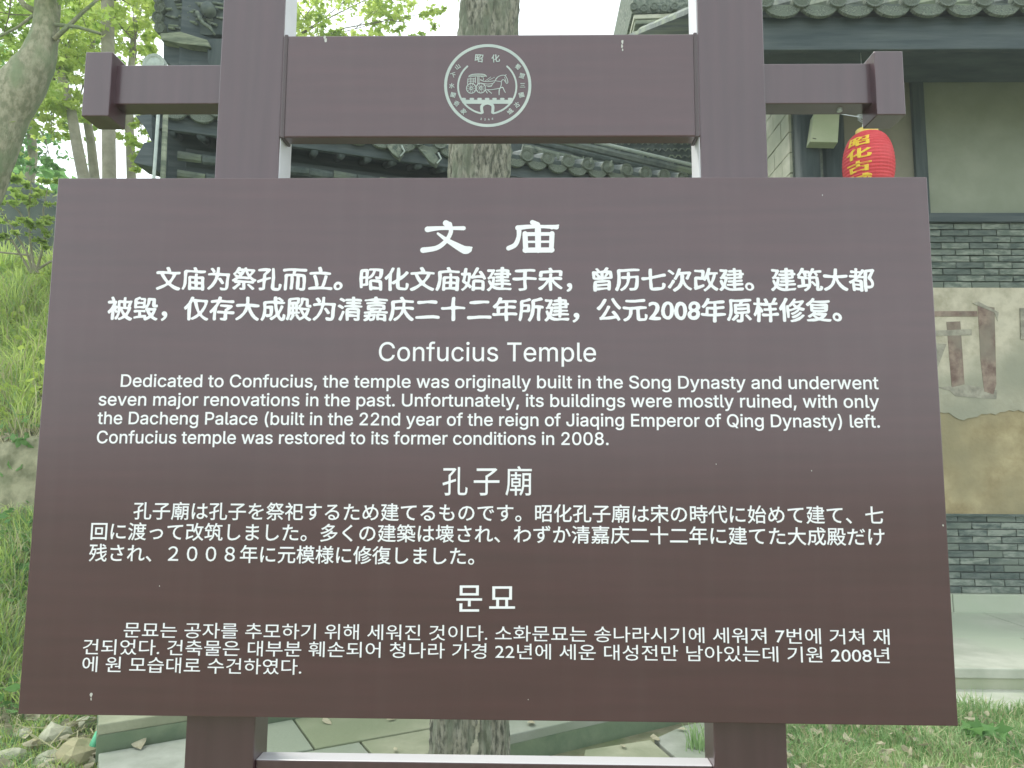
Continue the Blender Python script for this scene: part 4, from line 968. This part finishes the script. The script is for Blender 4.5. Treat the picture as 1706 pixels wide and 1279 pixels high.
# large leaning tree at the far left
lt = thing('tree', 'large smooth barked tree leaning and bending at the far left', 'tree')
LTY = 4.6
trunk_px('trunk', [(-150, 560, 84), (-95, 420, 72), (-45, 330, 62), (-14, 255, 56), (10, 190, 54), (38, 140, 56), (62, 100, 44), (76, 55, 32), (80, 0, 29), (84, -80, 26), (80, -200, 22)], LTY, MT['bark_pale'], lt, n=20, amp=.03)
q = MB()
for pts, r_ in (([(90, 65), (115, 42), (140, 18), (168, -6)], .022), ([(62, 20), (40, 8), (20, -20)], .03), ([(60, 22), (30, 45), (0, 60), (-40, 80)], .014),
                ([(92, 40), (130, 45), (168, 56)], .018)):
    P = [at(px, py, LTY - .05) for px, py in pts]; q2 = MB(); q2.tube(P, [r_, r_ * .85, r_ * .7, r_ * .5][:len(P)], 7); q2.build('branch', MT['bark_pale'], lt, smooth=True)
for pts in ([(55, 25), (20, 24), (-30, 14)], [(20, -10), (14, 30), (5, 60)], [(60, 20), (48, 60), (28, 90)]):
    P = [at(px, py, LTY) for px, py in pts]; q2 = MB(); q2.tube(P, [.006, .005, .003], 5); q2.build('twig', MT['twig'], lt)
def cpx(lst): return [(tuple(at(px, py, Y)), r_) for px, py, Y, r_ in lst]
cl = cpx([(15, 30, 5.1, .45), (-60, 60, 5.0, .6), (10, 120, 5.2, .42), (-90, 180, 4.8, .6), (60, -90, 4.4, .7), (100, -170, 4.8, .5), (20, 80, 5.3, .3), (110, -60, 4.6, .5), (-10, 10, 5.2, .5)])
crown('crown', lt, cl, 3300, .085, MT['leaf'], 'star')

# slim trees behind
specs = [
    ('tall slim tree with straight pale trunk above the left arm of the sign', [(186, 560, 20), (182, 300, 19), (181, 200, 18), (180, 90, 17), (179, 0, 16), (178, -150, 14)], 7.5, [(190, -60, 7.4, .6), (240, 20, 7.6, .45), (130, 30, 7.2, .5), (225, 70, 8, .3), (200, -150, 7.5, .8), (300, -80, 7.5, .7)], 'leaf_y', 2600),
    ('slim tree with forked leaning stem behind the left arm', [(150, 560, 18), (140, 300, 16), (128, 240, 15), (118, 180, 13), (100, 120, 10), (95, 40, 8)], 8.5, [(105, 60, 8.4, .6), (112, 130, 8.8, .45), (85, 190, 8.6, .4), (110, -20, 8.5, .7), (60, 150, 8.6, .4), (118, 95, 8.2, .4), (115, 165, 8.3, .35)], 'leaf_y', 3600),
    ('thin crooked tree between the two slim straight ones', [(165, 560, 16), (158, 300, 14), (152, 240, 12), (145, 200, 11), (150, 100, 9), (158, 20, 7)], 9.2, [(150, 20, 9.2, .5), (170, 110, 9.4, .35), (130, 205, 9.4, .3), (120, 90, 9.6, .5)], 'leaf', 1500),
    ('thin trunk right beside the corner of the dark hall', [(222, 560, 15), (219, 300, 13), (217, 240, 12), (215, 200, 12), (218, 120, 9), (225, 30, 7)], 9.0, [(235, 230, 8.8, .30), (225, 195, 9.1, .28), (238, 275, 8.8, .25), (215, 60, 9, .45), (240, -10, 9, .5)], 'leaf_y', 1300),
    ('far tree with pale green crown above the bank', [(30, 560, 15), (45, 330, 13), (55, 260, 12), (50, 190, 10), (30, 100, 8)], 10.5, [(40, 130, 10.4, .6), (60, 240, 10.6, .5), (20, 250, 10.8, .4), (70, 180, 10.2, .4), (85, 270, 10, .3), (-40, 200, 10, .8)], 'leaf_g', 2200),
    ('tree with bright yellow green crown over the middle of the sign', [(400, 560, 30), (420, 250, 26), (430, 100, 24), (440, -60, 20)], 11.0, [(520, 10, 10.8, .5), (590, -10, 11, .6), (560, 55, 11, .35), (670, -30, 11.2, .6), (640, 35, 11.0, .38), (720, 20, 10.8, .32), (480, 40, 11, .5), (700, 70, 11, .3), (610, 90, 11, .5), (740, -50, 11, .5), (520, 110, 11, .5), (400, -60, 11, .8), (650, 0, 11.3, .4)], 'leaf_y', 5200),
]
for lb_, tp, Y, cl_, lm, n_ in specs:
    t_ = thing('tree', lb_, 'tree'); trunk_px('trunk', tp, Y, MT['bark_far'], t_, n=12, amp=.02, step=3)
    cl = cpx(cl_); root = at(tp[-2][0], tp[-2][1], Y)
    limbs(t_, root, cl[:6], .022, 'twig')
    crown('crown', t_, cl, n_, .11, MT[lm], 'star' if lm == 'leaf_y' else 'leaf')
# dark twigs crossing the sky
q = MB()

# dark rocky outcrop with a shrub in front, above the bank
q = MB(); oc = [(-200, 200), (-40, 255), (30, 290), (60, 330), (95, 345), (150, 380), (190, 470), (-200, 470)]
P = [at(px, py, 7.2) for px, py in oc]; q.prism(P[::-1], (0, 2.5, 0)); oo = q.build('rock_outcrop', MT['rock'])
tag(oo, 'dark rocky outcrop rising behind the grass bank', 'rock outcrop')
sh = thing('shrub', 'shrub with bare pale stems and bright lobed leaves in front of the dark outcrop', 'shrub')
for pts in ([(55, 455), (45, 420), (20, 380), (-5, 340)], [(58, 455), (50, 400), (48, 350), (52, 300)], [(60, 455), (75, 400), (72, 350), (80, 310)], [(52, 455), (20, 400), (0, 395)], [(64, 455), (50, 425), (0, 420), (-30, 400)], [(10, 335), (30, 350), (45, 372)], [(60, 450), (85, 435), (100, 440)]):
    P = [at(px, py, 5.9) for px, py in pts]; q2 = MB(); q2.tube(P, [.014, .012, .009, .005][:len(P)], 6); q2.build('stem', MT['bark_far'], sh)
crown('crown', sh, cpx([(20, 300, 5.7, .16), (35, 375, 5.6, .16), (70, 375, 5.7, .16), (10, 330, 5.8, .12), (55, 330, 5.9, .16), (80, 345, 5.8, .14), (-30, 350, 5.7, .3), (75, 400, 5.8, .10), (40, 310, 6.0, .2), (85, 310, 6, .15), (5, 390, 5.8, .12)]), 900, .085, MT['leaf'], 'star', .35)
# low bushes and grass sprigs along the bank top
v, ff = blades(500, lambda n: rng.uniform(-6.5, -3.6, n), lambda n: rng.uniform(5.9, 6.6, n), zb_, .32, .012, .8); tag(rawmesh('tall_grass', v, ff, MT['grass_y']), 'taller bright grass along the crest of the bank', 'grass', kind='stuff')
v, ff = blades(60, lambda n: rng.uniform(-4.4, -3.0, n), lambda n: rng.uniform(3.9, 4.8, n), zb_, .45, .004, 1.0); tag(rawmesh('long_straw', v, ff, MT['straw']), 'long pale straw stalks arching over the bank', 'dry grass', kind='stuff')

# distant trees beyond the halls so the place goes on outside the view
for k, (x, y, h, lb_) in enumerate(((-10, 13, 8, 'broad green tree standing far behind the grass bank'), (-13, 5, 8, 'broad green tree far left of the grass bank'))):
    t_ = thing('tree', lb_, 'tree'); q = MB(); q.tube([(x, y, 0), (x + .1, y, h * .3), (x, y + .1, h * .55)], [.22, .17, .12], 10, jitter=.03); q.build('trunk', MT['bark_far'], t_, smooth=True)
    cl = [((x + math.cos(a_) * rr, y + math.sin(a_) * rr, h * hz), 1.1) for a_, rr, hz in [(i * 1.3, .5 + 1.1 * ((i * 37) % 10) / 10, .5 + .45 * ((i * 53) % 10) / 10) for i in range(12)]]
    crown('crown', t_, cl, 2600, .28, MT['leaf_g'])

# ------------------------------------------------------------------ thin volume, added to imitate lens glare
hz = MB(); hz.box((-22, -16, -1.1), (22, 22, 12)); hz = hz.build('glare_veil', bpy.data.materials.new('glare_veil_volume'))
hm = hz.data.materials[0]; hm.use_nodes = True; t = hm.node_tree; t.nodes.remove(t.nodes['Principled BSDF'])
vp = t.nodes.new('ShaderNodeVolumePrincipled'); vp.inputs['Color'].default_value = (.9, 1, .96, 1); vp.inputs['Density'].default_value = .004
t.links.new(vp.outputs[0], t.nodes['Material Output'].inputs['Volume']); tag(hz, kind='stuff')
